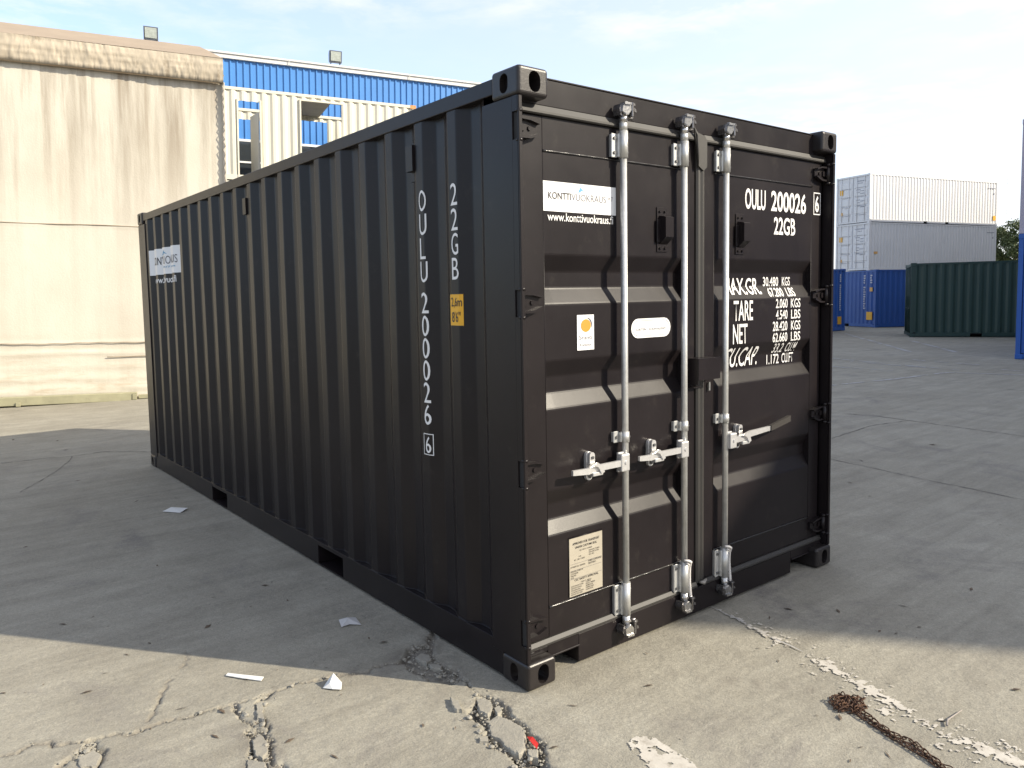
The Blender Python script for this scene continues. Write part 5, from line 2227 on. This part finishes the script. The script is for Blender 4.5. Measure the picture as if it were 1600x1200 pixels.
o = obj("ground_debris", db, M_debris)
o['kind'] = "stuff"

# rusty chain, doubled, with a heap at its end
chain = thing("rusty_chain", "rusty brown chain heaped at one end and trailing towards the lower right", "chain", (0, 0, 0))


def link_mesh():
    bm = B()
    l2, r_ = .0112, .0088
    pts = []
    for k in range(7):
        a = -math.pi / 2 + math.pi * k / 6
        pts.append((l2 + r_ * math.cos(a), r_ * math.sin(a), 0))
    for k in range(7):
        a = math.pi / 2 + math.pi * k / 6
        pts.append((-l2 + r_ * math.cos(a), r_ * math.sin(a), 0))
    # closed loop of rings
    n_ = len(pts)
    rings = []
    for i, p in enumerate(pts):
        d_ = (Vector(pts[(i + 1) % n_]) - Vector(pts[i - 1])).normalized()
        a = d_.cross(Vector((0, 0, 1)))
        rings.append([bm.verts.new(Vector(p) + (a * math.cos(t) + Vector((0, 0, 1)) * math.sin(t)) * .0025) for t in [2 * math.pi * q / 5 for q in range(5)]])
    for i in range(n_):
        for q in range(5):
            f = bm.faces.new((rings[i][q], rings[i][(q + 1) % 5], rings[(i + 1) % n_][(q + 1) % 5], rings[(i + 1) % n_][q]))
            f.smooth = True
    me = bpy.data.meshes.new("link")
    bm.to_mesh(me)
    bm.free()
    me.materials.append(M_chain)
    return me


lm = link_mesh()
rr = random.Random(12)


def along(pts, step):
    out = []
    carry = 0
    for (a, b) in zip(pts[:-1], pts[1:]):
        a, b = Vector(a), Vector(b)
        L_ = (b - a).length
        t = carry
        while t < L_:
            out.append((a + (b - a) * t / L_, math.atan2(b.y - a.y, b.x - a.x)))
            t += step
        carry = t - L_
    return out


trail = [(.893, -.945), (.874, -.975), (.855, -1.047), (.824, -1.121), (.807, -1.197), (.786, -1.26), (.763, -1.322), (.74, -1.40), (.715, -1.47)]
trail2 = [(x + .026 + .013 * math.sin(i * 1.9), y + .012) for i, (x, y) in enumerate(trail)]
trail3_unused = [(x + .010 + .014 * math.sin(i * 2.3 + 1), y - .004) for i, (x, y) in enumerate(trail)]
cnt = 0
for tr, zz in ((trail, .006), (trail2, .008)):
    for i, (p, a) in enumerate(along(tr, .0225)):
        o = bpy.data.objects.new("link", lm)
        o.location = (p.x + rr.uniform(-.002, .002), p.y + rr.uniform(-.002, .002), zz)
        o.rotation_euler = ((math.pi / 2 if i % 2 else 0) * .8 + rr.uniform(-.3, .3), rr.uniform(-.15, .15), a + rr.uniform(-.25, .25))
        link(o, chain)
        cnt += 1
for k in range(52):
    t = rr.uniform(0, 6.28)
    q = math.sqrt(rr.random())
    cx_, cy_ = .932, -.895
    x = cx_ + math.cos(t) * q * .070 - .3 * math.sin(t) * q * .03
    y = cy_ + math.sin(t) * q * .060 + math.cos(t) * q * .015
    o = bpy.data.objects.new("link", lm)
    o.location = (x, y, .006 + (1 - q) * rr.uniform(0, .022))
    o.rotation_euler = (rr.uniform(-1.6, 1.6), rr.uniform(-.6, .6), rr.uniform(0, 6.28))
    link(o, chain)
    cnt += 1


# ------------------------------------------------------------------ pieces that can be told apart become objects of their own
def split_pieces(o, tol=.002):
    bm = B()
    bm.from_mesh(o.data)
    bm.verts.index_update()
    comp = {}
    groups = []
    for v in bm.verts:
        if v.index in comp:
            continue
        st, k = [v], len(groups)
        comp[v.index] = k
        g = [v]
        while st:
            q = st.pop()
            for e in q.link_edges:
                w_ = e.other_vert(q)
                if w_.index not in comp:
                    comp[w_.index] = k
                    g.append(w_)
                    st.append(w_)
        groups.append(g)
    boxes = []
    for g in groups:
        xs, ys, zs_ = [v.co.x for v in g], [v.co.y for v in g], [v.co.z for v in g]
        boxes.append([min(xs), min(ys), min(zs_), max(xs), max(ys), max(zs_)])
    par = list(range(len(groups)))

    def find(i):
        while par[i] != i:
            i = par[i]
        return i
    for i in range(len(groups)):
        for j in range(i):
            a, b = boxes[i], boxes[j]
            if all(a[k] - tol <= b[k + 3] and b[k] - tol <= a[k + 3] for k in range(3)):
                par[find(i)] = find(j)
    roots = sorted({find(i) for i in range(len(groups))})
    if len(roots) < 2:
        bm.free()
        return
    cl = {vi: find(c) for vi, c in comp.items()}
    for n_, rt in enumerate(roots):
        vmap, vs_, fs_ = {}, [], []
        sm = []
        for f in bm.faces:
            if cl[f.verts[0].index] != rt:
                continue
            idx = []
            for v in f.verts:
                if v.index not in vmap:
                    vmap[v.index] = len(vs_)
                    vs_.append(tuple(v.co))
                idx.append(vmap[v.index])
            fs_.append(idx)
            sm.append(f.smooth)
        me = bpy.data.meshes.new(o.name.split('.')[0])
        me.from_pydata(vs_, [], fs_)
        for p, q in zip(me.polygons, sm):
            p.use_smooth = q
        for m_ in o.data.materials:
            me.materials.append(m_)
        if n_ == 0:
            new0 = me
        else:
            c = bpy.data.objects.new(o.name.split('.')[0], me)
            link(c, o.parent)
    bm.free()
    o.data = new0


for o in list(col.objects):
    if o.type == 'MESH' and o.name.split('.')[0] in ("bolt", "painted_number", "painted_text", "end_rail", "painted_shade_strip", "window_bar", "lamp_bracket", "cam_keeper", "cam_lug", "lock_bracket"):
        split_pieces(o)
